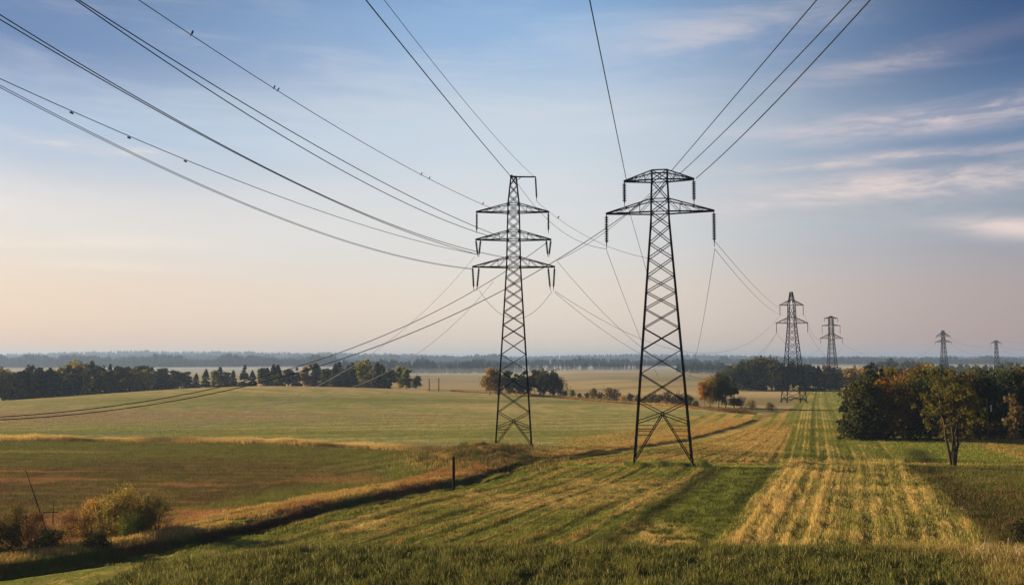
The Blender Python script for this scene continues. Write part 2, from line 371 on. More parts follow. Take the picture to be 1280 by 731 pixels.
# ------------------------------------------------------------------ materials
def new_mat(name):
    m = bpy.data.materials.new(name); m.use_nodes = True; m.node_tree.nodes.clear(); return m, m.node_tree
def ground_mat():
    m, t = new_mat('field_ground')
    at = N(t, 'ShaderNodeAttribute', attribute_name='Col'); g = N(t, 'ShaderNodeNewGeometry')
    n1 = noise(t, g.outputs['Position'], 4.0, 5, .7); n2 = noise(t, g.outputs['Position'], .45, 5, .65)
    f = mathn(t, 'MULTIPLY', mathn(t, 'ADD', mathn(t, 'MULTIPLY', n1, .9), .55), mathn(t, 'ADD', mathn(t, 'MULTIPLY', n2, .7), .65))
    col = N(t, 'ShaderNodeVectorMath', operation='SCALE'); t.links.new(at.outputs['Color'], col.inputs[0]); t.links.new(f, col.inputs['Scale'])
    b = N(t, 'ShaderNodeBump'); b.inputs['Strength'].default_value = .9; b.inputs['Distance'].default_value = .25
    t.links.new(mathn(t, 'ADD', n1, mathn(t, 'MULTIPLY', n2, 2.0)), b.inputs['Height'])
    d = N(t, 'ShaderNodeBsdfDiffuse'); t.links.new(col.outputs[0], d.inputs[0]); t.links.new(b.outputs[0], d.inputs['Normal'])
    o = N(t, 'ShaderNodeOutputMaterial'); t.links.new(d.outputs[0], o.inputs[0]); return m
def leaf_mat(name, transl=.3, use_obj=True):
    m, t = new_mat(name)
    at = N(t, 'ShaderNodeAttribute', attribute_name='Col'); c = at.outputs['Color']
    if use_obj:
        oi = N(t, 'ShaderNodeObjectInfo'); c = mixc(t, 1.0, c, oi.outputs['Color'], 'MULTIPLY')
    d = N(t, 'ShaderNodeBsdfDiffuse'); t.links.new(c, d.inputs[0]); tr = N(t, 'ShaderNodeBsdfTranslucent'); t.links.new(c, tr.inputs[0])
    mxs = N(t, 'ShaderNodeMixShader'); mxs.inputs[0].default_value = transl; t.links.new(d.outputs[0], mxs.inputs[1]); t.links.new(tr.outputs[0], mxs.inputs[2])
    o = N(t, 'ShaderNodeOutputMaterial'); t.links.new(mxs.outputs[0], o.inputs[0]); return m
def plain_mat(name, col, rough=.7, metal=0.0, var=.25, scale=3.0, spec=.3):
    m, t = new_mat(name)
    tcn = N(t, 'ShaderNodeTexCoord'); n = noise(t, tcn.outputs['Object'], scale, 5, .65)
    c = mixc(t, n, tuple(v * (1 - var) for v in col), tuple(min(1, v * (1 + var)) for v in col))
    p = N(t, 'ShaderNodeBsdfPrincipled'); t.links.new(c, p.inputs['Base Color']); p.inputs['Roughness'].default_value = rough; p.inputs['Metallic'].default_value = metal
    p.inputs['Specular IOR Level'].default_value = spec
    o = N(t, 'ShaderNodeOutputMaterial'); t.links.new(p.outputs[0], o.inputs[0]); return m
M_GROUND = ground_mat()
M_LEAF = leaf_mat('foliage', .40); M_GRASS = leaf_mat('grass_blades', .35, False)
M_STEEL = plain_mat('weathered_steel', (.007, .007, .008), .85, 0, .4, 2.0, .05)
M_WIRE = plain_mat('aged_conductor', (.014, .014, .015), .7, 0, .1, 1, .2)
M_WIRE_L = plain_mat('sunlight_tinted_conductor', (.75, .71, .64), .5, 0, .1, 1, .5)  # sunlight on these wires is put into a pale base colour
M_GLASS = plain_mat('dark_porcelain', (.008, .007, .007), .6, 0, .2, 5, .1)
M_BARK = plain_mat('bark', (.060, .045, .032), .9, 0, .4, 6, .1)
M_BARK_P = plain_mat('pale_bark', (.16, .13, .10), .9, 0, .5, 5, .1)
M_WOOD = plain_mat('tarred_wood', (.018, .015, .013), .9, 0, .3, 4, .1)
M_CONC = plain_mat('concrete', (.12, .11, .10), .9, 0, .2, 3, .1)
M_PALE = plain_mat('pale_painted_metal', (.45, .45, .43), .6, 0, .1, 3, .3)
M_BIRD = plain_mat('dark_feathers', (.02, .02, .022), .8, 0, .3, 9, .1)

# ------------------------------------------------------------------ the ground: one sheet
us = np.concatenate([-np.linspace(3.2, .66, 70)[:-1], np.linspace(-.66, .66, 1180), np.linspace(.66, 3.2, 70)[1:]])
q = np.arange(440, 26, -.9); ys = 11000.0 / q
ys = np.concatenate([np.linspace(1.5, ys[0], 18)[:-1], ys, np.geomspace(ys[-1], 9000, 90)[1:]])
YY, UU = np.meshgrid(ys, us, indexing='ij'); XX = UU * YY
ZZ = Z(XX, YY)
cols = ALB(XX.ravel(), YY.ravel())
nr, nc = YY.shape
idx = np.arange(nr * nc).reshape(nr, nc)
quads = np.stack([idx[:-1, :-1], idx[:-1, 1:], idx[1:, 1:], idx[1:, :-1]], -1).reshape(-1, 4)
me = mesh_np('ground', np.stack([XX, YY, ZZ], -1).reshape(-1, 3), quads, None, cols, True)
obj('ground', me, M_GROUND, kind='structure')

# ------------------------------------------------------------------ far hills
def ridge(name, D, pts, depth, seed):
    """pts: (px, top py) of the bare hill line at distance D"""
    pxs = np.linspace(-900, 2200, 400)
    tops = np.interp(pxs, [p[0] for p in pts], [p[1] for p in pts])
    X = (pxs - 640) / FPX * D; T = CAMZ + (HZ - tops) / FPX * D + 5 * (fbm(X / 300, X * 0, seed) - .5)
    prof = [(-depth, 0), (-depth * .5, .55), (0, 1), (depth * .6, .8), (depth * 1.5, 0)]
    v = []; 
    for dy, f in prof:
        for x, tz in zip(X, T): v.append((x * (1 + dy / D), D + dy, -3 + (tz + 3) * f))
    n = len(X); id_ = np.arange(n * 5).reshape(5, n)
    qd = np.stack([id_[:-1, :-1], id_[:-1, 1:], id_[1:, 1:], id_[1:, :-1]], -1).reshape(-1, 4)
    return X, T, obj(name, mesh_np(name, v, qd, None, np.full((len(v), 3), (.035, .045, .025)), True), M_LEAF_D, kind='structure')
M_LEAF_D = leaf_mat('distant_foliage', .1, False)
def far_trees(rng, xs, ysv, zs, hs, cols_):
    """many ragged far-off trees in ONE mesh: each is a column of jittered tilted cards"""
    n = len(xs); K = 16
    c = np.repeat(np.stack([xs, ysv, zs], -1), K, 0); h = np.repeat(hs, K)
    k = np.tile(np.arange(K), n) / (K - 1)
    con = np.repeat(rng.random(n) < .6, K)
    rad = h * np.where(con, .20 * (1 - k * .92), .26 * np.sqrt(np.clip(1 - (2 * k - .95) ** 2, .03, 1)))
    ang = rng.random(n * K) * 6.283
    cen = c.copy(); cen[:, 2] += h * (.06 + k * .9)
    off = rng.normal(size=(n * K, 3)) * rad[:, None] * np.array([.35, .35, .1]); cen += off
    ux = np.stack([np.cos(ang), np.sin(ang), rng.normal(size=n * K) * .3], -1) * rad[:, None]
    uz = np.stack([rng.normal(size=n * K) * .3, rng.normal(size=n * K) * .3, np.ones(n * K)], -1) * (h * .085)[:, None]
    v = np.stack([cen - ux - uz, cen + ux - uz, cen + ux * .4 + uz * 1.5, cen - ux * .5 + uz * 1.3], 1).reshape(-1, 3)
    cc = np.repeat(np.repeat(cols_, K, 0) * (.7 + .6 * rng.random((n * K, 1))), 4, 0)
    return v, np.arange(n * K * 4).reshape(-1, 4), cc
HILL = [(-900, 447), (0, 446.5), (90, 444.5), (180, 442.5), (330, 444), (480, 446), (600, 449.5), (700, 448.5), (800, 447), (880, 447.0), (960, 449), (1040, 450.3), (1280, 450.0), (2200, 449)]
rng = np.random.default_rng(3)
X, T, _ = ridge('hills', 3600, HILL, 500, 3)
xs = rng.uniform(X[0] * .6, X[-1] * .6, 7000); dy = rng.uniform(-260, 120, 7000)
f = np.interp(dy, [-500, -250, 0, 300], [0, .55, 1, .8])
zs = -3 + (np.interp(xs, X, T) + 3) * f - 1
v, qd, cc = far_trees(rng, xs * (1 + dy / 3600), 3600 + dy, zs, rng.uniform(11, 19, 7000) * (.8 + .4 * fbm(xs / 90, xs * 0, 8)), np.array([.028, .036, .02]) * np.ones((7000, 3)))
obj('forest', mesh_np('forest', v, qd, None, cc), M_LEAF_D, kind='stuff', label='far blue forest covering the low hills along the horizon', category='forest')
# nearer masses in the mist; each band (px0, px1, distance, depth, n, height)
def band(px0, px1, D, dep, n, h, label, col=(.03, .042, .02), seed=0):
    r_ = np.random.default_rng(seed)
    p = r_.uniform(px0, px1, n); d = D + r_.uniform(0, dep, n)
    dens = fbm(p / 22, p * 0, seed + 3)
    x = (p - 640) / FPX * d; hh = h * (.55 + .9 * dens) * r_.uniform(.75, 1.15, n)
    c_ = np.array(col) * (np.ones((n, 3)) + r_.normal(size=(n, 3)) * .12)
    v, qd, cc = far_trees(r_, x, d, Z(x, d) - .3, hh, np.clip(c_, .005, 1))
    obj('forest', mesh_np('forest', v, qd, None, cc), M_LEAF_D, kind='stuff', label=label, category='forest')
band(-60, 640, 2500, 700, 3000, 22, 'blue hazy forest band behind the mist at the left horizon', seed=11)
band(-80, 420, 1650, 400, 1900, 19, 'blue forest slope behind the wood at the left edge', seed=18)
band(520, 900, 1500, 250, 800, 13, 'blue misty wood beyond the pale field between the two big pylons', seed=12)
band(430, 640, 1050, 200, 420, 13, 'grey blue misty wood left of the big left pylon', seed=13)
band(640, 800, 1150, 80, 90, 10, 'thin scattered trees in the mist behind the tan field', seed=14)
band(845, 960, 900, 200, 260, 11, 'misty blue wood right of the big right pylon', seed=15)
band(1080, 1500, 800, 200, 500, 10, 'blue green wood at the foot of the two farthest pylons', seed=16)
band(900, 1400, 2000, 500, 1500, 15, 'pale blue forest on the horizon at the right', seed=17)

# ------------------------------------------------------------------ pylons
def lattice(mb, wf, zs, t, skip=()):
    """X bracing of four faces between levels zs; wf(z) = half width"""
    for i, (z0, z1) in enumerate(zip(zs[:-1], zs[1:])):
        if i in skip: continue
        a, b = wf(z0), wf(z1)
        for fx in range(4):
            def pt(s, hw, z):
                return [(s * hw, -hw, z), (hw, s * hw, z), (-s * hw, hw, z), (-hw, -s * hw, z)][fx]
            mb.beam(pt(-1, a, z0), pt(1, b, z1), t); mb.beam(pt(1, a, z0), pt(-1, b, z1), t)
def insulator(parent, top, length, n, r=.125, bot=None, lod=False):
    """string of discs from top, hanging to bot"""
    top = Vector(top); bot = Vector(bot) if bot is not None else top - Vector((0, 0, length))
    m = MB(); L = (bot - top)
    if lod: m.tube([top, bot], r * .7, 5)
    else:
        pts = [top]; rad = [.03]
        for k in range(n):
            f0 = .06 + .76 * k / n; st = .76 / n
            for df, rr in ((0, .075), (.22, r), (.50, r * .92), (.62, .075)):
                pts.append(top + L * (f0 + st * df)); rad.append(rr)
        pts += [top + L * .9, bot]; rad += [.03, .03]
        m.tube(pts, rad, 8)
    return m.build('insulator', M_GLASS, parent, smooth=False)
def pylon(name, label, loc, rot, wpts, zs, arms, t_leg, t_br, lod=False, foot=True, extra=None, ir=.125):
    """wpts: (z, half width); arms: (z_bottom, z_root_top, left reach, right reach, z_tip)"""
    root = obj(name, None, None, loc=loc, label=label, category='pylon', group='steel lattice pylons crossing the fields')
    root.rotation_euler = (0, 0, rot)
    wz = [p[0] for p in wpts]; ww = [p[1] for p in wpts]
    wf = lambda z: float(np.interp(z, wz, ww))
    for sx in (-1, 1):
        for sy in (-1, 1):
            m = MB()
            for z0, z1 in zip(wz[:-1], wz[1:]):
                m.beam((sx * wf(z0), sy * wf(z0), z0), (sx * wf(z1), sy * wf(z1), z1), t_leg)
            if foot:
                m.beam((sx * wf(0), sy * wf(0), -.6), (sx * wf(0), sy * wf(0), .3), .26)
            lg = m.build('leg', M_STEEL, root)
            if not lod:
                m = MB(); m.beam((sx * wf(0), sy * wf(0), -.8), (sx * wf(0), sy * wf(0), .12), .6, .5); m.build('footing', M_CONC, lg)

    m = MB(); lattice(m, wf, zs, t_br)
    # open bottom: X crossing then an inverted V to the feet, with short struts
    z2 = zs[0]; za = z2 - (zs[1] - zs[0]) * .42
    hw0, hwa, hw2 = wf(0), wf(za), wf(z2)
    zl = za - (z2 - za) * .75
    for fx in range(4):
        def pt(s, y, z): return [(s, -y, z), (y, s, z), (-s, y, z), (-y, -s, z)][fx]
        for s in (-1, 1):
            m.beam(pt(s * hw2, hw2, z2), pt(0, hwa, za), t_br); m.beam(pt(0, hwa, za), pt(s * wf(zl), wf(zl), zl), t_br)
            m.beam(pt(0, hwa, za), pt(s * wf(0), wf(0), .2), t_br * 1.15)
            for k in (.28, .40):
                zz = za * (1 - k); f = (za - zz) / za
                m.beam(pt(s * wf(zz), wf(zz), zz), pt(s * wf(0) * f, hwa + (wf(0) - hwa) * f, zz), t_br * .8)
    for a_ in arms:
        for z in (a_[0], a_[1]):
            w_ = wf(z)
            for p0, p1 in (((-w_, -w_), (w_, -w_)), ((w_, -w_), (w_, w_)), ((w_, w_), (-w_, w_)), ((-w_, w_), (-w_, -w_))):
                m.beam((*p0, z), (*p1, z), t_br * 1.1)
    zt = wz[-1]; w_ = wf(zt)
    if w_ > .25:
        for p0, p1 in (((-w_, -w_), (w_, -w_)), ((w_, -w_), (w_, w_)), ((w_, w_), (-w_, w_)), ((-w_, w_), (-w_, -w_))): m.beam((*p0, zt), (*p1, zt), t_br * 1.2)
    m.build('lattice_bracing', M_STEEL, root)
    for (zb, zr, rl, rr, ins) in arms:
        for s, reach in ((-1, rl), (1, rr)):
            m = MB(); w0 = wf(zb); w1 = wf(zr)
            tip = (s * reach, 0, zb + .03)
            for sy in (-1, 1):
                m.beam((s * w0, sy * w0, zb), (tip[0], sy * .12, tip[2]), t_leg * .8); m.beam((s * w1, sy * w1, zr), (tip[0], sy * .12, tip[2] + .05), t_leg * .62)
                nb = 4
                lo = [Vector((s * w0, sy * w0, zb)).lerp(Vector((tip[0], sy * .12, tip[2])), k / nb) for k in range(nb + 1)]
                hi = [Vector((s * w1, sy * w1, zr)).lerp(Vector((tip[0], sy * .12, tip[2])), k / nb) for k in range(nb + 1)]
                for k in range(nb - 1):
                    m.beam(lo[k + 1], hi[k], t_br * .62)
                    if k % 2 == 0: m.beam(lo[k + 1], hi[k + 1], t_br * .5)
            for k in range(1, 4):
                y_ = w0 * (1 - k / 4) + .12 * k / 4; x_ = w0 + (reach - w0) * k / 4; m.beam((s * x_, -y_, zb), (s * x_, y_, zb), t_br * .7)
            ca = m.build('crossarm', M_STEEL, root)
            for (dx, dx2, L) in ins:
                x0 = s * (reach - dx)
                insulator(root, (x0, 0, zb - .05), L, 11, bot=(s * (reach - dx2), 0, zb - L), lod=lod, r=ir)
    if extra: extra(root, wf)
    return root

def zat(py, px, D): return P(px, py, D)[2]
DR, DL = 88.0, 103.0
XR = P(829, 575, DR)[0]; XL = P(642, 557, DL)[0]
zR0 = float(Z(XR, DR)); zL0 = float(Z(XL, DL))
rz = lambda py: zat(py, 829, DR) - zR0
lz = lambda py: zat(py, 642, DL) - zL0
ppR, ppL = FPX / DR, FPX / DL
zsR = [rz(y) for y in (502, 467, 437, 410, 386, 365, 345, 323, 304, 283, 266, 250, 226, 214)]
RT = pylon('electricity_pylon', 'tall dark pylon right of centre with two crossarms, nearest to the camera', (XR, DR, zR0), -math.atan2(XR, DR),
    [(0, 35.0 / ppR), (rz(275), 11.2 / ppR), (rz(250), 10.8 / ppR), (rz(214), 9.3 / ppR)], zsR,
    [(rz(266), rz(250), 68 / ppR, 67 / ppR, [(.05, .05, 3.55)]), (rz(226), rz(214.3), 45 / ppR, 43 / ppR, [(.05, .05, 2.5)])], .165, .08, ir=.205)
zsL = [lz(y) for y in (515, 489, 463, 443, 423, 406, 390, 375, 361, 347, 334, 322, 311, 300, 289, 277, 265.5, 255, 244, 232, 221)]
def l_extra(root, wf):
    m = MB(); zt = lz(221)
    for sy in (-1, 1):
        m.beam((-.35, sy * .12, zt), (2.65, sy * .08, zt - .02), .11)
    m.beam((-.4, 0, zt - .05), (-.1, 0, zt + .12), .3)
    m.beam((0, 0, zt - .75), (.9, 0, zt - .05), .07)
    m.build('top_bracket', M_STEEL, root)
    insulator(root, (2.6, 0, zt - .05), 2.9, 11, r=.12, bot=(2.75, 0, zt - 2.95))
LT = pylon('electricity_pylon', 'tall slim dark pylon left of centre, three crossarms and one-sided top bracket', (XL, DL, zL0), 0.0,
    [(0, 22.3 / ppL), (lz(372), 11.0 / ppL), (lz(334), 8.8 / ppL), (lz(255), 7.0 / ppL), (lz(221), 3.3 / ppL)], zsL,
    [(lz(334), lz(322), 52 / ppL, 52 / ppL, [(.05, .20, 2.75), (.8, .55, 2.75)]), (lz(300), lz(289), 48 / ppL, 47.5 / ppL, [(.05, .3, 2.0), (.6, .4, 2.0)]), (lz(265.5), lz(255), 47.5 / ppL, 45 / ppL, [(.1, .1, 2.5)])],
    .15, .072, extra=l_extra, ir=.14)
def far_pylon(px, D, topy, label, z0, arms, bw, name='electricity_pylon', nlev=9, tl=.17, tb=.10, wide_top=.5, rot=0.0, ztop=None):
    pp = FPX / D; x = P(px, 450, D)[0]; zz = lambda py: zat(py, px, D) - z0
    zt = zz(topy); za = zz(arms[0][0])
    zs = [za * .12 + (za * .86) * (1 - (1 - k / nlev) ** 1.25) for k in range(nlev)] + [zz(a_[0]) for a_ in arms] + [zt]
    zs = sorted(set(round(v, 2) for v in zs))
    aa = [(zz(yb), zz(yb - dr), hl / pp, hl / pp, [(.1, .1, il / pp)]) for (yb, dr, hl, il) in arms]
    return pylon(name, label, (x, D, z0), rot, [(0, bw), (za, .95), (zz(arms[-1][0]), .8), (zt, wide_top)], zs, aa, tl, tb, lod=True)
D3, D4, D5, D6 = 247.0, 390.0, 600.0, 880.0
z3 = float(Z(P(991, 450, D3)[0], D3)); z4 = float(Z(P(1040, 450, D4)[0], D4)); z5 = float(Z(P(1180, 450, D5)[0], D5)); z6 = float(Z(P(1246, 450, D6)[0], D6))
far_pylon(991, D3, 365, 'smaller pointed pylon on the tan field edge, third in size, with two crossarms', z3, [(404, 7.5, 20, 11.5), (381.5, 6.5, 15, 12.5)], 2.75, wide_top=.3, tl=.17, tb=.10)
far_pylon(1040, D4, 395, 'distant pylon with three crossarms, its foot hidden behind dark trees', z4, [(423, 6, 14, 6), (407, 1.5, 11.5, 10), (398, 2.5, 8.5, 4)], 2.4, wide_top=.3, tl=.2, tb=.13)
far_pylon(1180, D5, 413, 'faint far pylon above the autumn wood, left one of the last two', z5, [(427.5, 3, 10, 3), (420.5, 5.5, 9, 2.5)], 2.3, nlev=7, tl=.24, tb=.16, wide_top=.6)
far_pylon(1246, D6, 425.5, 'faintest and smallest pylon, far away near the right edge', z6, [(428.5, 2.5, 6.5, 6)], 2.2, nlev=6, tl=.3, tb=.22, wide_top=1.2)

# ------------------------------------------------------------------ wires: parabolas hung in vertical planes
RESID = []
def wire(label, pts, D0, D1, r=.03, mat=None, ext=0.0, wend=True, group='power line wires', spacers=None, spos=()):
    A = P(*pts[0], D0); B = P(*pts[-1], D1)
    d = (B - A)[:2]; L = np.hypot(*d); d = d / L; nrm = np.array([-d[1], d[0]])
    S = []; Zs = []; W = []
    cam_ = np.array([0, 0, CAMZ])
    for i, (px, py) in enumerate(pts):
        r_ = ray(px, py); den = r_[:2] @ nrm
        if abs(den) < 1e-4: continue
        t = ((A[:2]) @ nrm) / den
        p = cam_ + r_ * t
        if t <= 0: continue
        s = (p[:2] - A[:2]) @ d
        if s < -.3 * L or s > 1.3 * L: continue
        S.append(s); Zs.append(p[2]); W.append(60.0 if (i == 0 or (i == len(pts) - 1 and wend)) else 1.0)
    co = np.polyfit(S, Zs, 2, w=W) if len(S) > 3 else np.polyfit(S, Zs, len(S) - 1)
    if len(co) == 3 and co[0] < 0: co = np.polyfit(S, Zs, 1, w=W)
    L2 = L * (1 + ext); n = 48
    ss = np.linspace(0, L2, n)
    m = MB(); m.tube([(A[0] + d[0] * s, A[1] + d[1] * s, float(np.polyval(co, s))) for s in ss], r, 5)
    o = m.build('power_line_wire', mat or M_WIRE, None, smooth=True, label=label, category='wire', group=group)
    RESID.append((label[:40], float(np.max(np.abs(np.polyval(co, S) - Zs)))))
    def at_px(px):
        r_ = ray(px, 0)[:1]; 
        # point of the wire that projects to column px
        best = min(ss, key=lambda s: abs(((A[0] + d[0] * s)) / ((A[1] + d[1] * s) * CT + (np.polyval(co, s) - CAMZ) * ST) * FPX + 640 - px))
        fine = np.linspace(best - L2 / n, best + L2 / n, 60)
        best = min(fine, key=lambda s: abs(((A[0] + d[0] * s)) / ((A[1] + d[1] * s) * CT + (np.polyval(co, s) - CAMZ) * ST) * FPX + 640 - px))
        return Vector((A[0] + d[0] * best, A[1] + d[1] * best, float(np.polyval(co, best)))), Vector((d[0], d[1], float(np.polyval(np.polyder(co), best)))).normalized()
    o_at = at_px
    for px in spos:
        p, dr = at_px(px); mm = MB(); mm.beam(p - dr * .12 - Vector((0, 0, .12)), p + dr * .12 - Vector((0, 0, .12)), .09); mm.beam(p, p - Vector((0, 0, .12)), .04)
        mm.build('vibration_damper', M_WIRE, o)
    return at_px
LW = .034; TW = .022
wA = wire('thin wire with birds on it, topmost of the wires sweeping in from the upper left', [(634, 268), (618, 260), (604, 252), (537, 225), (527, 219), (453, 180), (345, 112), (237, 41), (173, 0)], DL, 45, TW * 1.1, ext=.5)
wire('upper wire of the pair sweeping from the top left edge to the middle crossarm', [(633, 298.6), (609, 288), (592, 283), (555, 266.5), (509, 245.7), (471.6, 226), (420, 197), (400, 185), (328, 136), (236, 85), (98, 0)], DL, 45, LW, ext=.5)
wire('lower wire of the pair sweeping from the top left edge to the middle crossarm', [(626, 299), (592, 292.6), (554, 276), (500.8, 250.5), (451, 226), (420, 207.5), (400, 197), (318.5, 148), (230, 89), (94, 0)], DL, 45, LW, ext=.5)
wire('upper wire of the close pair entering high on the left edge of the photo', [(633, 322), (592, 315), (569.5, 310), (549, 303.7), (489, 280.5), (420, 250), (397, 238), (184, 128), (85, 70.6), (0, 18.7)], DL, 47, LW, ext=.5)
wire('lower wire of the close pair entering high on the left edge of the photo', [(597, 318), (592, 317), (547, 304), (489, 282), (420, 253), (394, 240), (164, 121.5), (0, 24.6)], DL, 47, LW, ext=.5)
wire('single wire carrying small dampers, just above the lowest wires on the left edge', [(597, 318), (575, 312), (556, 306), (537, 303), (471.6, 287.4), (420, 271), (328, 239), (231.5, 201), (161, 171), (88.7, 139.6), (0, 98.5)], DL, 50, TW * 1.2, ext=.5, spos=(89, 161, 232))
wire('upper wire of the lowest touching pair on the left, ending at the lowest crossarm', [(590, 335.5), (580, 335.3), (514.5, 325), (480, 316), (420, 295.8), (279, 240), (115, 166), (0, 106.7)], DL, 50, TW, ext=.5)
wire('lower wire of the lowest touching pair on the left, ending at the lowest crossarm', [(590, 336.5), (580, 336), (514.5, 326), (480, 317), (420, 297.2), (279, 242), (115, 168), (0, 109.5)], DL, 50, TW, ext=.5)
wire('dark wire dropping steeply from the top edge to the peak of the left pylon', [(638, 220), (560, 126), (500, 56), (457, 0)], DL, 45, LW * 1.1, ext=.5)
wire('thin pale wire dropping to the tip of the left pylon top bracket', [(668, 221), (640, 192), (580, 127), (520, 55), (480, 0)], DL, 45, TW * .8, ext=.5)
wire('nearly upright wire from the top edge to the upper left arm of the right pylon', [(783, 225), (770, 160), (752, 70), (737, 0)], DR, 42, LW, ext=.5)
wire('leftmost of the three wires rising to the upper right from the right pylon', [(839, 214), (880, 165), (950, 85), (1021, 0)], DR, 42, LW, ext=.5)
wire('middle one of the three wires rising to the upper right from the right pylon', [(850, 217), (900, 168), (980, 92), (1064, 0)], DR, 42, LW, ext=.5)
wire('rightmost of the three wires rising to the upper right from the right pylon', [(870, 223), (900, 195), (990, 108), (1088, 0)], DR, 42, LW * 1.15, ext=.5)
wire('dark wire descending from the left pylon to the lower left edge, upper of the two', [(684, 303), (661, 325), (631, 343), (616, 351), (592, 363), (530, 395), (466, 424), (420, 441.6), (289, 481), (197, 497), (0, 521)], DL, 62, LW, ext=.4)
wire('lower dark wire running from the right pylon top down to the lower left edge', [(850, 216), (814, 237), (754, 285), (721, 306), (690, 327), (650, 348), (605.6, 375), (567, 395), (478, 432.5), (420, 453.6), (328, 481), (230, 500.5), (0, 524.5)], DR, 62, LW, ext=.4)
wire('wire from the right pylon top to the lowest right arm of the left pylon', [(838, 216), (780, 270), (754, 293), (728, 309), (697, 325)], DR, DL, TW * 1.1)
wire('longest thin pale wire, from the left pylon down over the green field', [(594, 320), (581.5, 334.5), (568, 350), (530, 391), (502.5, 413.6), (468, 443), (420, 469.5), (390, 484), (315, 512), (230, 532), (157, 541.5)], DL, 66, TW, M_WIRE_L, ext=.15)
wire('thin pale wire from the foot of the left pylon insulators down to the tree row', [(617, 351), (611, 365.5), (595, 384), (569.5, 406.7), (537, 429), (523, 441), (480, 463.4), (455, 474.6), (380, 500)], DL, 75, TW, M_WIRE_L, ext=.15)
wire('jumper loop hanging behind the left pylon between its lowest insulators', [(599, 363), (607, 375), (626, 391), (642, 399), (656, 396), (682, 375), (690, 364)], DL + 1.2, DL + 1.3, TW)
wire('thin wire from the left pylon peak across to the left insulator of the right pylon', [(642, 222), (646.6, 225.8), (671.5, 255), (680, 268.7), (721, 305.7), (747, 319), (758, 311)], DL, DR, TW)
wK = wire('thin bird-carrying wire sagging between the left pylon bracket and right pylon', [(671, 252), (697, 264.4), (733, 294.5), (757, 310), (769.5, 316), (812, 323)], DL, DR + 2, TW * .9)
wire('thin wire falling steeply from the lower left insulator of the right pylon', [(758, 312), (763.5, 325), (773, 354), (785, 385), (802, 425), (815, 455)], DR, 150, TW, ext=.25)
wire('thin wire falling from the lower right insulator of the right pylon into the field', [(893.5, 311), (886.7, 360), (874, 428), (870, 440), (865, 462.6)], DR, 150, TW, ext=.3)
wire('upper of two thin wires from the right pylon to the third pylon', [(894, 302), (906, 309), (930, 343.6), (971, 384.5), (976, 386)], DR, D3, TW)
wire('lower of two thin wires from the right pylon to the third pylon', [(893.5, 311), (909, 330), (933.5, 359), (957.5, 382), (976, 393)], DR, D3, TW)
wire('short thin wire from the upper left insulator of the right pylon to its body', [(785, 258), (793, 271), (805, 318.6), (809, 339), (812, 352)], DR, DR + 1, TW)
wire('long sagging wire from the left pylon middle arm passing behind the right pylon', [(696, 326), (709, 352), (730, 381), (752, 409), (775, 430), (860, 452), (971, 415)], DL, D3, TW)
wire('long sagging wire from lowest left pylon insulators to third pylon upper arm', [(694, 364), (721, 389), (737, 402), (757, 414), (783, 424), (802, 428), (854, 438), (898, 439), (922, 432), (943, 417.5), (976, 393)], DL, D3, TW)
wire('lowest sagging wire from the left pylon to the third pylon', [(693, 365), (732, 402), (754, 421), (775, 433), (792, 442), (860, 456), (971, 416)], DL, D3, TW)
wire('thin wire from the lower left arm of the third pylon to the distant pylon', [(971, 416), (984, 434), (1005, 444), (1028, 430)], D3, D4, TW * 1.2)
wire('thin wire from the lower right arm of the third pylon to the distant pylon', [(1011, 416), (1020, 430), (1029, 442), (1045, 444), (1054, 430)], D3, D4, TW * 1.2)
wire('thin wire from the upper arm of the third pylon to the distant pylon', [(1006, 394), (1013, 412), (1022, 424), (1028, 418)], D3, D4, TW * 1.2)
wire('faint far wire sagging between the distant pylon and the far pylon above the wood', [(1054, 430), (1090, 446), (1130, 450), (1154, 443), (1170, 430)], D4, D5, TW * 1.6)
wire('lower faint far wire between the two farthest pylons', [(1190, 431), (1200, 439), (1223, 441.5), (1240, 435)], D5, D6, TW * 2.2)
wire('upper faint far wire between the two farthest pylons', [(1189, 423), (1205, 431), (1225, 433), (1240, 430)], D5, D6, TW * 2.2)
for k, (y0, y1, nm) in enumerate(((426, 426, 'highest'), (434, 434.5, 'middle'), (438, 442, 'lowest'))):
    wire('%s faint wire leaving the smallest pylon towards the right edge' % nm, [(1252, y0), (1275, y1 + 2.5), (1330, y1 - 2)], D6, 1000, TW * 2.4)

# ------------------------------------------------------------------ birds on the wires
def bird(p, dr, sc, label):
    root = obj('bird', None, None, loc=p, label=label, category='bird', group='small dark birds perched on a wire')
    root.rotation_euler = (0, 0, math.atan2(dr.y, dr.x) + 1.2)
    m = MB()
    m.tube([Vector(q) * sc for q in ((-.11, 0, .10), (-.07, 0, .12), (0, 0, .17), (.05, 0, .23), (.075, 0, .27), (.10, 0, .285), (.12, 0, .28), (.15, 0, .27))],
           [v * sc for v in (.012, .045, .068, .062, .042, .038, .022, .004)], 8)
    m.beam(Vector((.01, .02, .12)) * sc, Vector((.01, .02, 0)) * sc, .01 * sc); m.beam(Vector((.01, -.02, .12)) * sc, Vector((.01, -.02, 0)) * sc, .01 * sc)
    m.build('body', M_BIRD, root, smooth=True)
    t = MB(); t.beam(Vector((-.08, 0, .12)) * sc, Vector((-.25, 0, .0)) * sc, .045 * sc, .03 * sc); t.build('tail', M_BIRD, root)
for px, sc, lb in ((240, 1.15, 'largest dark bird on the top left wire, nearest the photo corner'), (343, .9, 'left bird of a close pair on the top left wire'), (348, .9, 'right bird of a close pair on the top left wire'),
                   (527, .95, 'small bird on the top left wire, left of the two before the left pylon'), (537, .95, 'small bird on the top left wire, right of the two before the left pylon'), (604, 1.1, 'small bird on the wire above the top left arm of the left pylon')):
    p, dr = wA(px); bird(p, dr, sc * .8, lb)
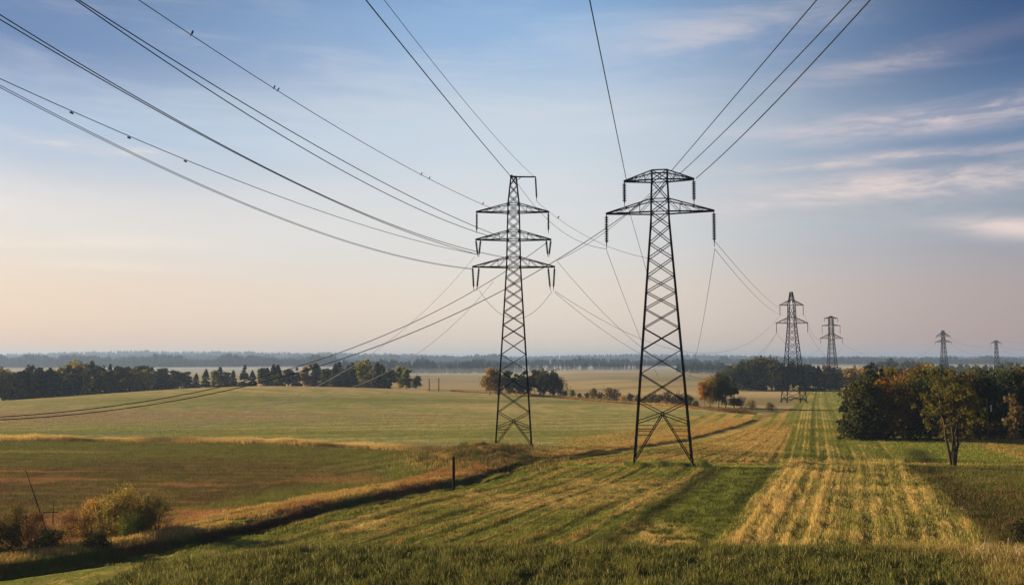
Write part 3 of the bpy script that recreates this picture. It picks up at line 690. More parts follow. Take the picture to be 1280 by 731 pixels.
p, dr = wK(698); bird(p, dr, 1.0, 'small bird on the thin wire between the two big pylons')

# ------------------------------------------------------------------ trees
def cards(rng, cen, size, cols_, flat=0.0, aspect=1.4):
    n = len(cen)
    nrm = rng.normal(size=(n, 3)); nrm[:, 2] += flat * 2; nrm /= np.linalg.norm(nrm, axis=1)[:, None]
    t = rng.normal(size=(n, 3)); u = np.cross(nrm, t); u /= np.linalg.norm(u, axis=1)[:, None] + 1e-9; v_ = np.cross(nrm, u)
    s = (size * rng.uniform(.6, 1.3, n))[:, None]
    u = u * s * aspect * .5; v_ = v_ * s * .5
    v = np.stack([cen - u, cen - v_, cen + u, cen + v_], 1).reshape(-1, 3)
    return v, np.arange(n * 4).reshape(-1, 4), np.repeat(cols_, 4, 0)
def crown_broad(seed, h, w, n, leaf, lo=.22, nb=30, sparse=1.0, lean=0.0):
    rng = np.random.default_rng(seed)
    cz = (1 + lo) / 2 * h; rz_ = (1 - lo) / 2 * h
    d = rng.normal(size=(nb, 3)); d /= np.linalg.norm(d, axis=1)[:, None]
    rr = rng.random(nb) ** .42 * .92
    ex = .8 + .4 * rng.random(nb)
    b = d * rr[:, None] * np.array([w / 2, w / 2, rz_]) * ex[:, None]
    # fuller low-middle, narrower top
    k = b[:, 2] / rz_; b[:, :2] *= (1.05 - .28 * k)[:, None]; b[:, 2] += cz; b[:, 0] += lean * b[:, 2]
    br = w * rng.uniform(.15, .26, nb) * sparse
    pick = rng.integers(0, nb, n); o = rng.normal(size=(n, 3)); o /= np.linalg.norm(o, axis=1)[:, None]
    o *= (rng.random(n) ** .45)[:, None] * br[pick][:, None] * np.array([1, 1, .8]) * (1 + .35 * rng.normal(size=n).clip(-1, 2.2))[:, None]
    cen = b[pick] + o
    tint = (.75 + .5 * rng.random(nb))[pick] * (.75 + .5 * rng.random(n))
    c = np.ones((n, 3)) * tint[:, None]; c[:, 0] *= (.9 + .25 * rng.random(nb))[pick]
    return b, br, cards(rng, cen, leaf, c)
def crown_spruce(seed, h, w, n, leaf):
    rng = np.random.default_rng(seed)
    nw = 20; wz_ = np.sort(rng.uniform(.08, .99, nw)); ang0 = rng.random((nw, 7)) * 6.283; ln = rng.uniform(.65, 1.15, (nw, 7))
    k = np.searchsorted(np.cumsum((1.08 - wz_) / np.sum(1.08 - wz_)), rng.random(n)).clip(0, nw - 1); j = rng.integers(0, 7, n)
    z = wz_[k] * h; R_ = w / 2 * (1 - wz_[k]) ** .85 * ln[k, j] + .12
    r = rng.random(n) ** .6 * R_; a_ = ang0[k, j] + rng.normal(size=n) * .28
    cen = np.stack([r * np.cos(a_), r * np.sin(a_), z - r * .28 + rng.normal(size=n) * h * .012], -1)
    tint = (.7 + .6 * rng.random(nw))[k] * (.75 + .5 * rng.random(n))
    return None, None, cards(rng, cen, leaf, np.ones((n, 3)) * tint[:, None], .5, 1.8)
def crown_spiky(seed, h, w, n, leaf):
    rng = np.random.default_rng(seed); nb = 46
    a_ = rng.random(nb) * 6.283; r0 = rng.random(nb) ** .6 * w / 2; L = h * rng.uniform(.45, 1.0, nb) * (1 - .35 * r0 / (w / 2))
    k = rng.integers(0, nb, n); f = rng.random(n) ** .75; rad = (.35 + .55 * rng.random(nb))[k] * (1.08 - f) * .9
    o = rng.normal(size=(n, 3)) * .5
    cen = np.stack([np.cos(a_[k]) * r0[k] * (.55 + .45 * f), np.sin(a_[k]) * r0[k] * (.55 + .45 * f), L[k] * f], -1) + o * rad[:, None] * np.array([1, 1, .6]); cen[:, 2] = np.abs(cen[:, 2])
    tint = (.6 + .8 * rng.random(nb))[k] * (.7 + .6 * rng.random(n)); c = np.ones((n, 3)) * tint[:, None]; c[:, 1] *= (.8 + .5 * rng.random(nb))[k]
    ends = np.stack([np.cos(a_) * r0, np.sin(a_) * r0, L], -1)
    return ends, None, cards(rng, cen, leaf, c, 0, 1.8)
def trunk_mesh(seed, h, r, blobs=None, nb=9, stems=1, spread=.0, lean=0.0, split=.3):
    rng = np.random.default_rng(seed + 500); m = MB(); ends = []
    for s in range(stems):
        a_ = 6.283 * s / max(1, stems) + rng.random(); sp = spread * rng.uniform(.6, 1.2)
        pts = []; rad = []
        for k in range(7):
            f = k / 6; pts.append((math.cos(a_) * sp * (f ** .8) + lean * f * h + rng.normal() * .04 * h * f * .3 + (math.cos(a_) * .12 if stems > 1 else 0), math.sin(a_) * sp * (f ** .8) + rng.normal() * .012 * h + (math.sin(a_) * .12 if stems > 1 else 0), f * h * .9 - .3 * (k == 0)))
            rad.append(r * (1.25 if k == 0 else 1) * (1 - f) ** .8 + .015)
        m.tube(pts, rad, 6); ends.append(pts)
    if blobs is not None:
        order = rng.permutation(len(blobs))[:nb]
        for i in order:
            b = Vector(blobs[i]); st_ = ends[int(rng.integers(0, len(ends)))]
            zt = max(split * h, b.z - rng.uniform(.12, .25) * h)
            f = min(5.99, zt / (h * .9) * 6); k = int(f); p0 = Vector(st_[k]).lerp(Vector(st_[min(6, k + 1)]), f - k)
            mid = p0.lerp(b, .5) + Vector((0, 0, -.03 * h + rng.normal() * .02 * h))
            m.tube([p0, mid, b], [r * .42, r * .26, .015], 5)
    me = bpy.data.meshes.new('trunk'); me.from_pydata([tuple(v) for v in m.v], [], m.f)
    for p in me.polygons: p.use_smooth = True
    return me
LIB = {}
def lib(key, fn):
    if key not in LIB: LIB[key] = fn()
    return LIB[key]
def build_kind(kind, var, n, leaf):
    """unit trees 10 m tall, scaled when placed"""
    def f():
        sd = hash_((kind, var))
        if kind == 'spruce': b, br, (v, qd, cc) = crown_spruce(sd, 10, 5.0, n, leaf); tm = trunk_mesh(sd, 10, .14)
        elif kind == 'broad': b, br, (v, qd, cc) = crown_broad(sd, 10, 7.0, n, leaf, .10, 46); tm = trunk_mesh(sd, 10, .17, b)
        elif kind == 'slim': b, br, (v, qd, cc) = crown_broad(sd, 10, 4.2, n, leaf, .10, 38); tm = trunk_mesh(sd, 10, .11, b)
        elif kind == 'pine': b, br, (v, qd, cc) = crown_broad(sd, 10, 4.6, n, leaf, .22, 30); tm = trunk_mesh(sd, 10, .14, b)
        elif kind == 'bush': b, br, (v, qd, cc) = crown_broad(sd, 10, 13, n, leaf, .0, 34); tm = trunk_mesh(sd, 7, .16, b, 10, 5, 3.0, split=.1)
        elif kind == 'spiky': b, br, (v, qd, cc) = crown_spiky(sd, 10, 12, n, leaf); tm = trunk_mesh(sd, 6, .12, b, 24, 8, 3.0, split=.05)
        return mesh_np('crown', v, qd, None, cc), tm
    return lib((kind, var, n), f)
def hash_(t):
    s = 7
    for ch in str(t): s = (s * 131 + ord(ch)) & 0xffffff
    return s
KN = {'spruce': ('spruce_tree', 'spruce'), 'broad': ('broadleaf_tree', 'tree'), 'slim': ('birch_tree', 'birch'), 'pine': ('pine_tree', 'pine'), 'bush': ('bush', 'bush'), 'spiky': ('shrub', 'shrub')}
def plant(kind, var, x, y, h, col, label, group, n=1600, leaf=.5, rot=None, wide=1.0, dz=-.1, pale=False):
    cm, tm = build_kind(kind, var, n, leaf)
    nm, cat = KN[kind]
    root = obj(nm, None, None, loc=(x, y, float(Z(x, y)) + dz), label=label, category=cat, group=group)
    root.rotation_euler = (0, 0, rot if rot is not None else (x * 12.9 + y * 7.3) % 6.283)
    s = h / 10; root.scale = (s * wide, s * wide, s)
    a_ = obj('trunk', tm, M_BARK_P if kind == 'slim' else M_BARK, root); b_ = obj('crown', cm, M_LEAF, root)
    b_.color = (*col, 1)
    return root
ONES = 'first second third fourth fifth sixth seventh eighth ninth tenth eleventh twelfth thirteenth fourteenth fifteenth sixteenth seventeenth eighteenth nineteenth'.split()
TENS = {2: 'twent', 3: 'thirt', 4: 'fort', 5: 'fift', 6: 'sixt', 7: 'sevent'}
def ordw(n):
    if n < 20: return ONES[n - 1]
    t, o = divmod(n, 10)
    return TENS[t] + ('ieth' if o == 0 else 'y-' + ONES[o - 1])
CW = {'dk': ('dark green', (.066, .078, .030)), 'bl': ('blackish green', (.034, .045, .022)), 'gr': ('mid green', (.090, .115, .030)), 'ye': ('yellow green', (.24, .21, .035)),
      'or': ('orange', (.34, .13, .026)), 'br': ('brown', (.070, .054, .024)), 'go': ('golden', (.34, .22, .040)), 'ol': ('olive', (.115, .105, .026))}
def wood(specs, place, group, n, leaf, seed, hv=.1):
    """specs: (px, D, h, kind, colour key, wide); labelled by order across the photo"""
    r_ = np.random.default_rng(seed); specs = sorted(specs, key=lambda s: s[0])
    for i, (px, D, h, kind, ck, wd) in enumerate(specs):
        x = (px - 640) / FPX * D; cn, col = CW[ck]
        nm = {'spruce': 'spruce', 'broad': 'rounded tree', 'slim': 'slim birch', 'pine': 'pine', 'bush': 'bush'}[kind]
        col = tuple(float(c * r_.uniform(.85, 1.2)) for c in col)
        plant(kind, int(r_.integers(0, 5)), x, D, h * r_.uniform(1 - hv, 1 + hv), col, '%s %s, %s from left %s' % (cn, nm, ordw(i + 1), place), group, n, leaf, wide=wd)
rng = np.random.default_rng(77)
# --- right-hand wood: two rows of front trees
sp = []
front = [(1056, 'spruce', 'bl'), (1066, 'spruce', 'dk'), (1077, 'broad', 'dk'), (1084, 'spruce', 'bl'), (1094, 'broad', 'ol'), (1104, 'slim', 'or'), (1113, 'broad', 'ol'), (1124, 'broad', 'or'), (1134, 'broad', 'ol'),
         (1146, 'broad', 'ol'), (1160, 'broad', 'dk'), (1176, 'broad', 'bl'), (1192, 'pine', 'bl'), (1206, 'broad', 'ol'), (1220, 'pine', 'bl'), (1232, 'broad', 'bl'), (1246, 'broad', 'dk'), (1258, 'pine', 'bl'), (1272, 'broad', 'br'), (1286, 'broad', 'dk'), (1300, 'broad', 'bl'), (1316, 'broad', 'dk'), (1334, 'broad', 'bl')]
for i, (px, k, c) in enumerate(front):
    D = 113 + rng.uniform(-1.5, 2.5) + (6 if px < 1065 else 0); top = {1056: 482, 1066: 472, 1077: 470, 1084: 462, 1094: 478, 1104: 470, 1113: 480, 1124: 474, 1134: 470}.get(px, 463 + rng.uniform(-2, 3))
    h = (CAMZ + (HZ - top) / FPX * D) + .3
    sp.append((px, D, h, k, c, 1.15 if k == 'spruce' else .85))
back = [(1090, 'pine', 'bl'), (1100, 'spruce', 'dk'), (1109, 'slim', 'ye'), (1119, 'broad', 'ol'), (1130, 'broad', 'or'), (1139, 'broad', 'go'), (1150, 'pine', 'dk'), (1163, 'broad', 'ye'), (1173, 'broad', 'ye'), (1186, 'pine', 'br'), (1199, 'broad', 'ol'), (1212, 'broad', 'ol'), (1226, 'broad', 'dk'), (1240, 'broad', 'ol'), (1252, 'broad', 'dk'), (1266, 'broad', 'ol'), (1280, 'broad', 'br'), (1295, 'broad', 'ol')]
for px, k, c in back:
    D = 124 + rng.uniform(-3, 4); top = {1109: 457, 1119: 462, 1130: 466, 1139: 467, 1150: 456, 1186: 455}.get(px, 460 + rng.uniform(-2, 4)); h = CAMZ + (HZ - top) / FPX * D + .3
    sp.append((px, D, h, k, c, .95))
wood(sp, 'in the right-hand autumn wood', 'trees of the autumn wood on the right', 3600, .30, 5, .03)
sp = [(px, 111 + rng.uniform(0, 3), rng.uniform(2.2, 4.2), 'bush', c, .55) for px, c in zip(range(1062, 1300, 13), ['br', 'dk', 'bl', 'br', 'dk', 'ol', 'bl', 'bl', 'dk', 'bl', 'br', 'bl', 'dk', 'bl', 'bl', 'dk', 'bl', 'dk', 'bl'])]
wood(sp, 'along the front of the right wood', 'undergrowth bushes of the right wood', 1500, .55, 6)
# --- left wood on the slope
sp = []
for px in np.arange(-70, 186, 4.0):
    D = 262 + .45 * max(px, 0) * .5 + rng.uniform(-6, 10) if px < 100 else 300 + rng.uniform(-4, 16)
    g = float(Z((px - 640) / FPX * D, D)); top = np.interp(px, [-70, 0, 20, 60, 100, 150, 180], [457, 458, 464, 459, 453, 456, 462]) + rng.uniform(-2, 5)
    h = CAMZ + (HZ - top) / FPX * D - g
    kk = rng.choice(['spruce', 'spruce', 'spruce', 'pine', 'slim']); ck = rng.choice(['dk', 'dk', 'bl', 'dk', 'dk', 'ol', 'gr'])
    if rng.random() < .1 or -10 < px < 12: kk, ck = 'broad', 'ye'
    sp.append((px + rng.uniform(-2, 2), D, h, kk, ck, 1.15))
sp += [(98, 284, 11.5, 'slim', 'go', 1.0), (160, 298, 10, 'slim', 'ol', .9)]
wood(sp, 'in the wood at the left edge', 'trees of the left wood', 2200, .6, 8, .07)
# --- row behind the crest
sp = []
prof = [(178, 460), (186, 461), (193, 464), (204, 463), (209, 460), (215, 470), (222, 465), (233, 463), (247, 464), (259, 461), (272, 459), (283, 464), (293, 462), (307, 457), (317, 462), (330, 457), (343, 455), (350, 459), (362, 456), (372, 458), (383, 455), (395, 452), (401, 459), (410, 455), (420, 453), (431, 456), (441, 452), (455, 451), (463, 460), (472, 453), (480, 458), (489, 459), (500, 456), (509, 460), (521, 468)]
prof = [(px, top + .5 if px > 230 else top - 2) for px, top in prof]
cks = ['dk', 'dk', 'bl', 'dk', 'dk', 'br', 'br', 'dk', 'bl', 'dk', 'ye', 'br', 'dk', 'dk', 'bl', 'ol', 'dk', 'gr', 'dk', 'dk', 'go', 'ol', 'bl', 'dk', 'dk', 'dk', 'dk', 'ye', 'go', 'dk', 'dk', 'ol', 'ye', 'ye', 'dk']
kds = ['pine', 'spruce', 'slim', 'pine', 'spruce', 'slim', 'slim', 'slim', 'spruce', 'spruce', 'slim', 'slim', 'spruce', 'spruce', 'spruce', 'slim', 'spruce', 'slim', 'pine', 'spruce', 'slim', 'slim', 'spruce', 'pine', 'spruce', 'pine', 'spruce', 'broad', 'slim', 'spruce', 'spruce', 'slim', 'slim', 'slim', 'broad']
for (px, top), ck, kd in zip(prof, cks, kds):
    D = (352 if px < 470 else 330) + rng.uniform(-8, 12); x = (px - 640) / FPX * D; h = CAMZ + (HZ - top) / FPX * D - float(Z(x, D))
    sp.append((px, D, h, kd, ck, (1.5 if px < 225 else 1.2) if kd != 'broad' else .95))
    if px < 480 and rng.random() < (.8 if px < 215 or px > 395 else .35):
        D += 22; x = (px + 5 - 640) / FPX * D; sp.append((px + 5, D, CAMZ + (HZ - top - 1) / FPX * D - float(Z(x, D)), 'spruce', 'bl', 1.5))
wood(sp, 'in the row behind the field crest', 'trees in the row behind the field crest', 2200, .6, 9, .07)
# --- clump behind the left pylon
def up(px, top, D): return CAMZ + (HZ - top) / FPX * D - float(Z((px - 640) / FPX * D, D))
sp = [(613, 258, up(613, 458, 258), 'broad', 'ye', .75), (622, 260, up(622, 461, 260), 'broad', 'ol', .7), (634, 264, up(634, 462, 264), 'slim', 'dk', 1.2), (645, 262, up(645, 464, 262), 'slim', 'dk', 1.3), (656, 260, up(656, 460, 260), 'slim', 'dk', 1.2), (668, 260, up(668, 460, 260), 'slim', 'br', 1.1), (679, 258, up(679, 461, 258), 'broad', 'dk', .8), (692, 258, up(692, 462, 258), 'broad', 'dk', .75), (699, 257, up(699, 470, 257), 'bush', 'br', .6)]
wood(sp, 'in the clump behind the left pylon', 'clump of trees seen through the left pylon', 2200, .45, 10, .02)
# --- clump right of the right pylon
sp = [(879, 186, up(879, 473, 186), 'slim', 'or', .9), (886, 187, up(886, 468, 187), 'broad', 'go', .6), (897, 188, up(897, 464, 188), 'broad', 'dk', .75), (905, 187, up(905, 468, 187), 'broad', 'dk', .7), (916, 189, up(916, 472, 189), 'spruce', 'dk', 1.1), (924, 186, 2.6, 'bush', 'br', .7), (937, 178, 2.2, 'bush', 'ol', .8), (961, 172, 2.0, 'bush', 'br', .8)]
wood(sp, 'in the clump right of the right pylon', 'clump of trees right of the right pylon', 3000, .34, 12, .02)
sp = [(px, float(edge_y((px - 640) / FPX * 190)) + 14 + rng.uniform(-2, 2), rng.uniform(1.4, 3.4) * (1.15 if 795 < px < 850 else 1), 'bush', c, .7) for px, c in zip(list(range(706, 872, 9)), ['br', 'ol', 'br', 'br', 'ol', 'br', 'ol', 'br', 'go', 'br', 'br', 'ol', 'br', 'br', 'br', 'br', 'br', 'br', 'br'])]
wood(sp, 'in the hedge behind the right pylon', 'bushes of the scrubby hedge behind the right pylon', 900, .8, 14)
# --- dark wood around the third and fourth pylon
sp = []
for px in np.arange(905, 1100, 6.5):
    D = 372 + rng.uniform(-6, 18); top = np.interp(px, [905, 925, 950, 968, 975, 1000, 1030, 1060, 1080, 1100], [461, 450, 446, 449, 455, 452, 457, 457, 458, 462]) + rng.uniform(-1.5, 3)
    sp.append((px + rng.uniform(-2, 2), D, up(px, top, D), rng.choice(['spruce', 'broad', 'pine', 'broad']), rng.choice(['dk', 'bl', 'dk', 'ol']) if not 1050 < px < 1075 else 'go', 1.2))
wood(sp, 'in the wood behind the third pylon', 'trees of the wood behind the third pylon', 2200, .6, 15, .02)

# --- lone multi-stemmed tree
def lone():
    D = 84.6; x = (1185 - 640) / FPX * D; h = up(1185, 456, D)
    root = obj('broadleaf_tree', None, None, loc=(x, D, float(Z(x, D)) - .1), label='lone many-stemmed yellow green tree standing in front of the right wood', category='tree')
    b, br, (v, qd, cc) = crown_broad(4242, h * 1.06, 5.9, 7500, .15, .20, 110, .33)
    tm = trunk_mesh(4242, h, .075, b, 60, 12, 1.5, split=.2)
    t = obj('trunk', tm, M_BARK, root); c_ = obj('crown', mesh_np('crown', v, qd, None, cc), M_LEAF, root); c_.color = (.135, .125, .026, 1)
lone()
x = (1262 - 640) / FPX * 106
plant('slim', 3, x, 106, 6.2, (.20, .15, .06), 'small pale slender tree in front of the dark wood near the right edge', None, 1500, .5, wide=.75)
# dead bare shrubs
def bare(px, D, h, n, seed, label, mat=M_BARK_P, name='bare_shrub'):
    r_ = np.random.default_rng(seed); m = MB(); x = (px - 640) / FPX * D; z = float(Z(x, D))
    for i in range(n):
        a_ = r_.random() * 6.283; sp_ = r_.uniform(.1, .5) * h; L = h * r_.uniform(.6, 1)
        pts = [(x + math.cos(a_) * sp_ * f ** 1.3, D + math.sin(a_) * sp_ * f ** 1.3, z - .1 + L * f) for f in (0, .35, .7, 1)]
        m.tube(pts, [.035, .028, .018, .008], 4)
        for k in range(5):
            f = r_.uniform(.3, .95); b_ = Vector((x + math.cos(a_) * sp_ * f ** 1.3, D + math.sin(a_) * sp_ * f ** 1.3, z - .1 + L * f)); q_ = b_ + Vector((r_.normal() * .14 * h, r_.normal() * .14 * h, r_.uniform(.05, .2) * h)); m.tube([b_, q_], [.014, .005], 3)
    m.build(name, mat, None, label=label, category='shrub')

# --- bushes at the lower left
def bushx(px, py, h, wd, col, label, n=2600, leaf=.55, var=0, kind='spiky'):
    g = PG(px, py); plant(kind, var, g[0], g[1], h, col, label, 'shrubs along the ditch at the lower left', n, leaf, wide=wd)
bushx(112, 668, 2.2, .75, (.40, .26, .07), 'ragged yellow shrub at the left end of the tall lower left thicket', 6000, .30, 1, 'bush')
bushx(136, 670, 3.1, .42, (.40, .31, .08), 'tallest yellow green shrub of the lower left thicket', 5000, .34, 2)
bushx(152, 672, 2.8, .62, (.34, .27, .065), 'broad yellowish shrub in the middle of the lower left thicket', 7000, .28, 3, 'bush')
bushx(178, 669, 2.9, .45, (.36, .27, .08), 'slender golden shrub right of the middle of the lower left thicket', 5000, .34, 4)
bushx(196, 669, 2.4, .55, (.24, .19, .06), 'olive shrub at the right end of the lower left thicket', 6000, .30, 4, 'bush')
bushx(162, 677, 1.4, .7, (.13, .17, .035), 'low green bush at the foot of the lower left thicket', 5000, .32, 0, 'bush')
bushx(88, 668, 1.6, .7, (.36, .22, .08), 'rusty orange shrub left of the lower left thicket', 5000, .32, 3, 'bush')
bushx(12, 688, 2.4, .6, (.12, .095, .03), 'dark bush with a few yellow leaves at the left edge', 5000, .34, 2, 'bush')
bushx(38, 684, 2.2, .55, (.22, .13, .055), 'brown bush beside the dark one at the left edge', 5000, .32, 1, 'bush')
bushx(62, 694, 1.2, 1.1, (.05, .06, .02), 'low dark bush in the ditch below the leaning stick', 4000, .4, 4, 'bush')
bushx(120, 694, 1.0, 1.2, (.05, .05, .02), 'low dark bush before the lower left thicket', 4000, .4, 1, 'bush')
bushx(-30, 694, 2.2, 1.0, (.06, .06, .02), 'dark bush cut off by the left edge', 4000, .4, 0, 'bush')
g = PG(1292, 690)
plant('bush', 2, g[0], g[1], 2.2, (.030, .030, .014), 'dark thorny bush at the lower right edge', None, 3400, .42, wide=.8)
# leaning stick with a side twig
a0 = PG(62, 668); m = MB(); top = P(32, 587, a0[1])
m.tube([(a0[0], a0[1], a0[2] - .3), (a0[0] * .5 + top[0] * .5 - .05, a0[1], (a0[2] + top[2]) / 2), tuple(top)], [.05, .035, .015], 5)
s0 = P(47, 640, a0[1]); s1 = P(73, 640, a0[1]); m.tube([tuple(s0), tuple(s1)], [.03, .02], 5); m.tube([tuple(P(66, 655, a0[1])), tuple(P(67, 625, a0[1]))], [.03, .01], 5)
m.build('dead_branch', M_WOOD, None, label='thin dark dead branch leaning over the bushes at the lower left', category='branch')
# post on the bank
g = P(567, 603, 70.0); zb = float(Z(g[0], 70.0)); m = MB(); 
ztop = P(567, 570, 70.0)[2]
m.tube([(g[0], 70, zb - .3), (g[0] + .01, 70, zb + .8), (g[0] - .01, 70, ztop - .08), (g[0] - .01, 70, ztop)], [.125, .12, .11, .07], 10)
m.build('wooden_post', M_WOOD, None, label='short dark wooden post on the dry grass bank left of the left pylon', category='post')
# little posts far behind
for px, tt, lb in ((537, 471, 'left one of two tiny dark posts on the far tan field'), (549, 470, 'right one of two tiny dark posts on the far tan field')):
    D = 290; x = (px - 640) / FPX * D; z = float(Z(x, D)); m = MB(); m.beam((x, D, z - .2), (x, D, P(px, tt + 2, D)[2]), .28, .22); m.build('fence_post', M_WOOD, None, label=lb, category='post', group='tiny dark posts on the far field')
# pale marker pole in front of the wood
D = 109; x = (1229.5 - 640) / FPX * D; z = float(Z(x, D)); root = obj('marker_pole', None, None, loc=(x, D, z), label='thin pale pole with a small white plate before the dark wood', category='pole')
m = MB(); m.tube([(0, 0, -.3), (0, 0, 5.4)], [.045, .035], 6); m.beam((0, 0, 4.2), (.5, 0, 4.2), .04); m.build('pole', M_CONC, root)
m = MB(); m.beam((.5, 0, 3.7), (.5, 0, 4.5), .13); m.build('plate', M_PALE, root)

# ------------------------------------------------------------------ grass
def blades(name, label, x, y, h, wid, cols_, seed, lean=.35, arch=0.0):
    r_ = np.random.default_rng(seed); n = len(x); z = Z(x, y) - .02
    a_ = r_.random(n) * 6.283; f = r_.random(n) * 6.283; ln = r_.random(n) * lean * h
    dx = np.cos(a_) * wid / 2; dy = np.sin(a_) * wid / 2; lx = np.cos(f) * ln; ly = np.sin(f) * ln
    b0 = np.stack([x - dx, y - dy, z], -1); b1 = np.stack([x + dx, y + dy, z], -1)
    m0 = np.stack([x - dx * .8 + lx * .35, y - dy * .8 + ly * .35, z + h * .6], -1); m1 = np.stack([x + dx * .8 + lx * .35, y + dy * .8 + ly * .35, z + h * .6], -1)
    tp = np.stack([x + lx, y + ly, z + h * (1 - arch * .3)], -1)
    v = np.stack([b0, b1, m1, m0, tp], 1).reshape(-1, 3); k = np.arange(n) * 5
    q_ = np.stack([k, k + 1, k + 2, k + 3], -1); t_ = np.stack([k + 3, k + 2, k + 4], -1)
    var = .72 + .62 * r_.random((n, 1)); hue = 1 + (r_.random((n, 3)) - .5) * .16
    c = np.repeat(np.clip(cols_ * var * hue, .003, .85), 5, 0)
    obj(name, mesh_np(name, v, q_, t_, c), M_GRASS, kind='stuff', label=label, category='grass')
def sample(n, y0, y1, fx0, fx1, seed, p=1.0):
    """uniform in area between x limits given as functions of y"""
    r_ = np.random.default_rng(seed); y = r_.uniform(y0, y1, n * 2); a0 = fx0(y); a1 = fx1(y); w_ = np.clip(a1 - a0, 0, None)
    keep = r_.random(n * 2) < w_ / w_.max() * (y0 / y) ** p * 1.0; y = y[keep]; a0 = a0[keep]; w_ = w_[keep]
    x = a0 + r_.random(len(y)) * w_; vis = np.abs(x) < y * .66 + 2
    return x[vis][:n], y[vis][:n]
LIM = lambda s: (lambda y: s * (y * .64 + 1))
rg = np.random.default_rng(99)
# knoll
x, y = sample(230000, 29.5, 44.0, lambda y: np.full_like(y, -18.0), lambda y: np.minimum(y * .64 + 1, 40), 1, .3)
cl_ = fbm(x / .55, y / .55, 71, 3); c2 = fbm(x / 4, y / 4, 72, 3); k = cl_ > .36; x, y, cl_, c2 = x[k], y[k], cl_[k], c2[k]
tanf = sst(15.5, 21, x + (c2 - .5) * 9)
col = mx(np.broadcast_to(np.array([.052, .062, .015]), (len(x), 3)), np.array([.15, .155, .035]), sst(.5, .75, cl_)); col = mx(col, TAN * .85, np.clip(tanf * (rg.random(len(x)) < .75) + (rg.random(len(x)) < .07), 0, 1)); col = mx(col, np.array([.36, .35, .12]), rg.random(len(x)) < .16)
h = (.12 + .34 * cl_ + .12 * (rg.random(len(x)) < .08)) * rg.uniform(.5, 1.25, len(x)) * (1 + .7 * tanf)
blades('grass', 'dark green foreground grass along the bottom of the photo', x, y, h, .017 + .008 * rg.random(len(x)), col, 1, .6)
# row field, stubble and right-hand weeds
def field(name, label, n, y0, y1, f0, f1, seed, hfun, wid, mul=1.0, p=.8, lean=.4, dens=None, mixcol=None):
    x, y = sample(n, y0, y1, f0, f1, seed, p)
    if dens is not None: k = rg.random(len(x)) < dens(x, y); x, y = x[k], y[k]
    c = ALB(x, y) * mul * (.9 + .35 * (rg.random((len(x), 1)) < .2))
    if mixcol is not None: c = mx(c, mixcol[0], rg.random(len(x)) < mixcol[1])
    blades(name, label, x, y, hfun(x, y) * rg.uniform(.55, 1.25, len(x)), wid * np.sqrt(np.maximum(y, 45) / 45), c, seed, lean)
def h_rows(x, y):
    t = row_t(x, y); return .09 + .16 * sst(.35, .7, fbm(x / 1.2, y / 1.6, 81, 3)) * (.4 + .6 * (.5 + .5 * np.sin(t * 2 * np.pi * 13)))
field('field_grass', 'short green and tan grass rows left of the stubble strip', 170000, 44, 88, lambda y: np.maximum(bank_x(y) + 2.2, -y * .64), lambda y: stub_l(y), 2, h_rows, .028, 1.05)
def h_stub(x, y):
    dl = x - stub_l(y); return .12 + .10 * (.5 + .5 * np.cos((dl / 1.32) * 2 * np.pi + 1.6)) + .26 * sst(.35, .7, fbm(x / .8, y / 2.5, 82, 3))
field('stubble', 'pale straw stubble rows running away to the right of centre', 130000, 43.5, 90, stub_l, lambda y: stub_r(y) + .6, 3, h_stub, .026, 1.1, mixcol=(STRAW * 1.1, .22), lean=.3)
field('field_grass', 'tall dark weeds right of the stubble strip', 90000, 44, 84, lambda y: stub_r(y) - .3, lambda y: y * .64 + 1, 4, lambda x, y: .20 + .35 * fbm(x / 1.4, y / 1.4, 83, 3) + .18 * (1 - sst(50, 62, y)), .028, 1.0, mixcol=(BRN * 1.6, .2), lean=.5)
field('field_grass', 'bright green grass between the lone tree and the right wood', 45000, 84, 112, lambda y: stub_r(y), lambda y: y * .64 + 1, 5, lambda x, y: .12 + .12 * fbm(x / 2, y / 2, 84, 3), .035, 1.0)
field('field_grass', 'striped grass beyond the cross track below the third pylon', 80000, 88, 150, lambda y: bank_x(y) + 3.5, lambda y: stub_r(y), 6, lambda x, y: .10 + .12 * fbm(x / 2, y / 3, 85, 3), .035, 1.0)
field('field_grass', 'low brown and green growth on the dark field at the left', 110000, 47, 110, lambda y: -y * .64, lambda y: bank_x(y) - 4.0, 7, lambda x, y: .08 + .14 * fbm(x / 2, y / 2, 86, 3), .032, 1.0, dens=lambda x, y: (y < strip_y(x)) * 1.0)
field('field_grass', 'fine grass on the pale field behind the left pylon', 70000, 100, 165, lambda y: -y * .64, lambda y: bank_x(y) - 8, 8, lambda x, y: .08 + .08 * fbm(x / 2, y / 2, 87, 3), .045, 1.05, dens=lambda x, y: (y > strip_y(x) + 2) * 1.0)
# bank grass
def along(n, seed, s0, s1, y0, y1):
    r_ = np.random.default_rng(seed); y = y0 + (y1 - y0) * r_.random(n) ** 1.25
    cosf = 1 / np.sqrt(1 + np.gradient(BANK[:, 0], BANK[:, 1]).mean() ** 2)
    x = bank_x(y) + r_.uniform(s0, s1, n) * 1.25; vis = np.abs(x) < y * .66 + 2; return x[vis], y[vis]
x, y = along(120000, 11, -4.0, .1, 38, 150)
cl_ = fbm(x / 1.1, y / 1.1, 91, 3); k = (cl_ > .33) & ((y > 52) | (rg.random(len(x)) < .25) | (x - bank_x(y) > -2.4)); x, y, cl_ = x[k], y[k], cl_[k]
col = mx(np.broadcast_to(TAN * 1.15, (len(x), 3)), ORNG * 1.1, sst(.45, .7, fbm(x / 4, y / 4, 92, 3)) * (1 - sst(80, 100, y))); col = mx(col, GRN * 1.2, rg.random(len(x)) < .10)
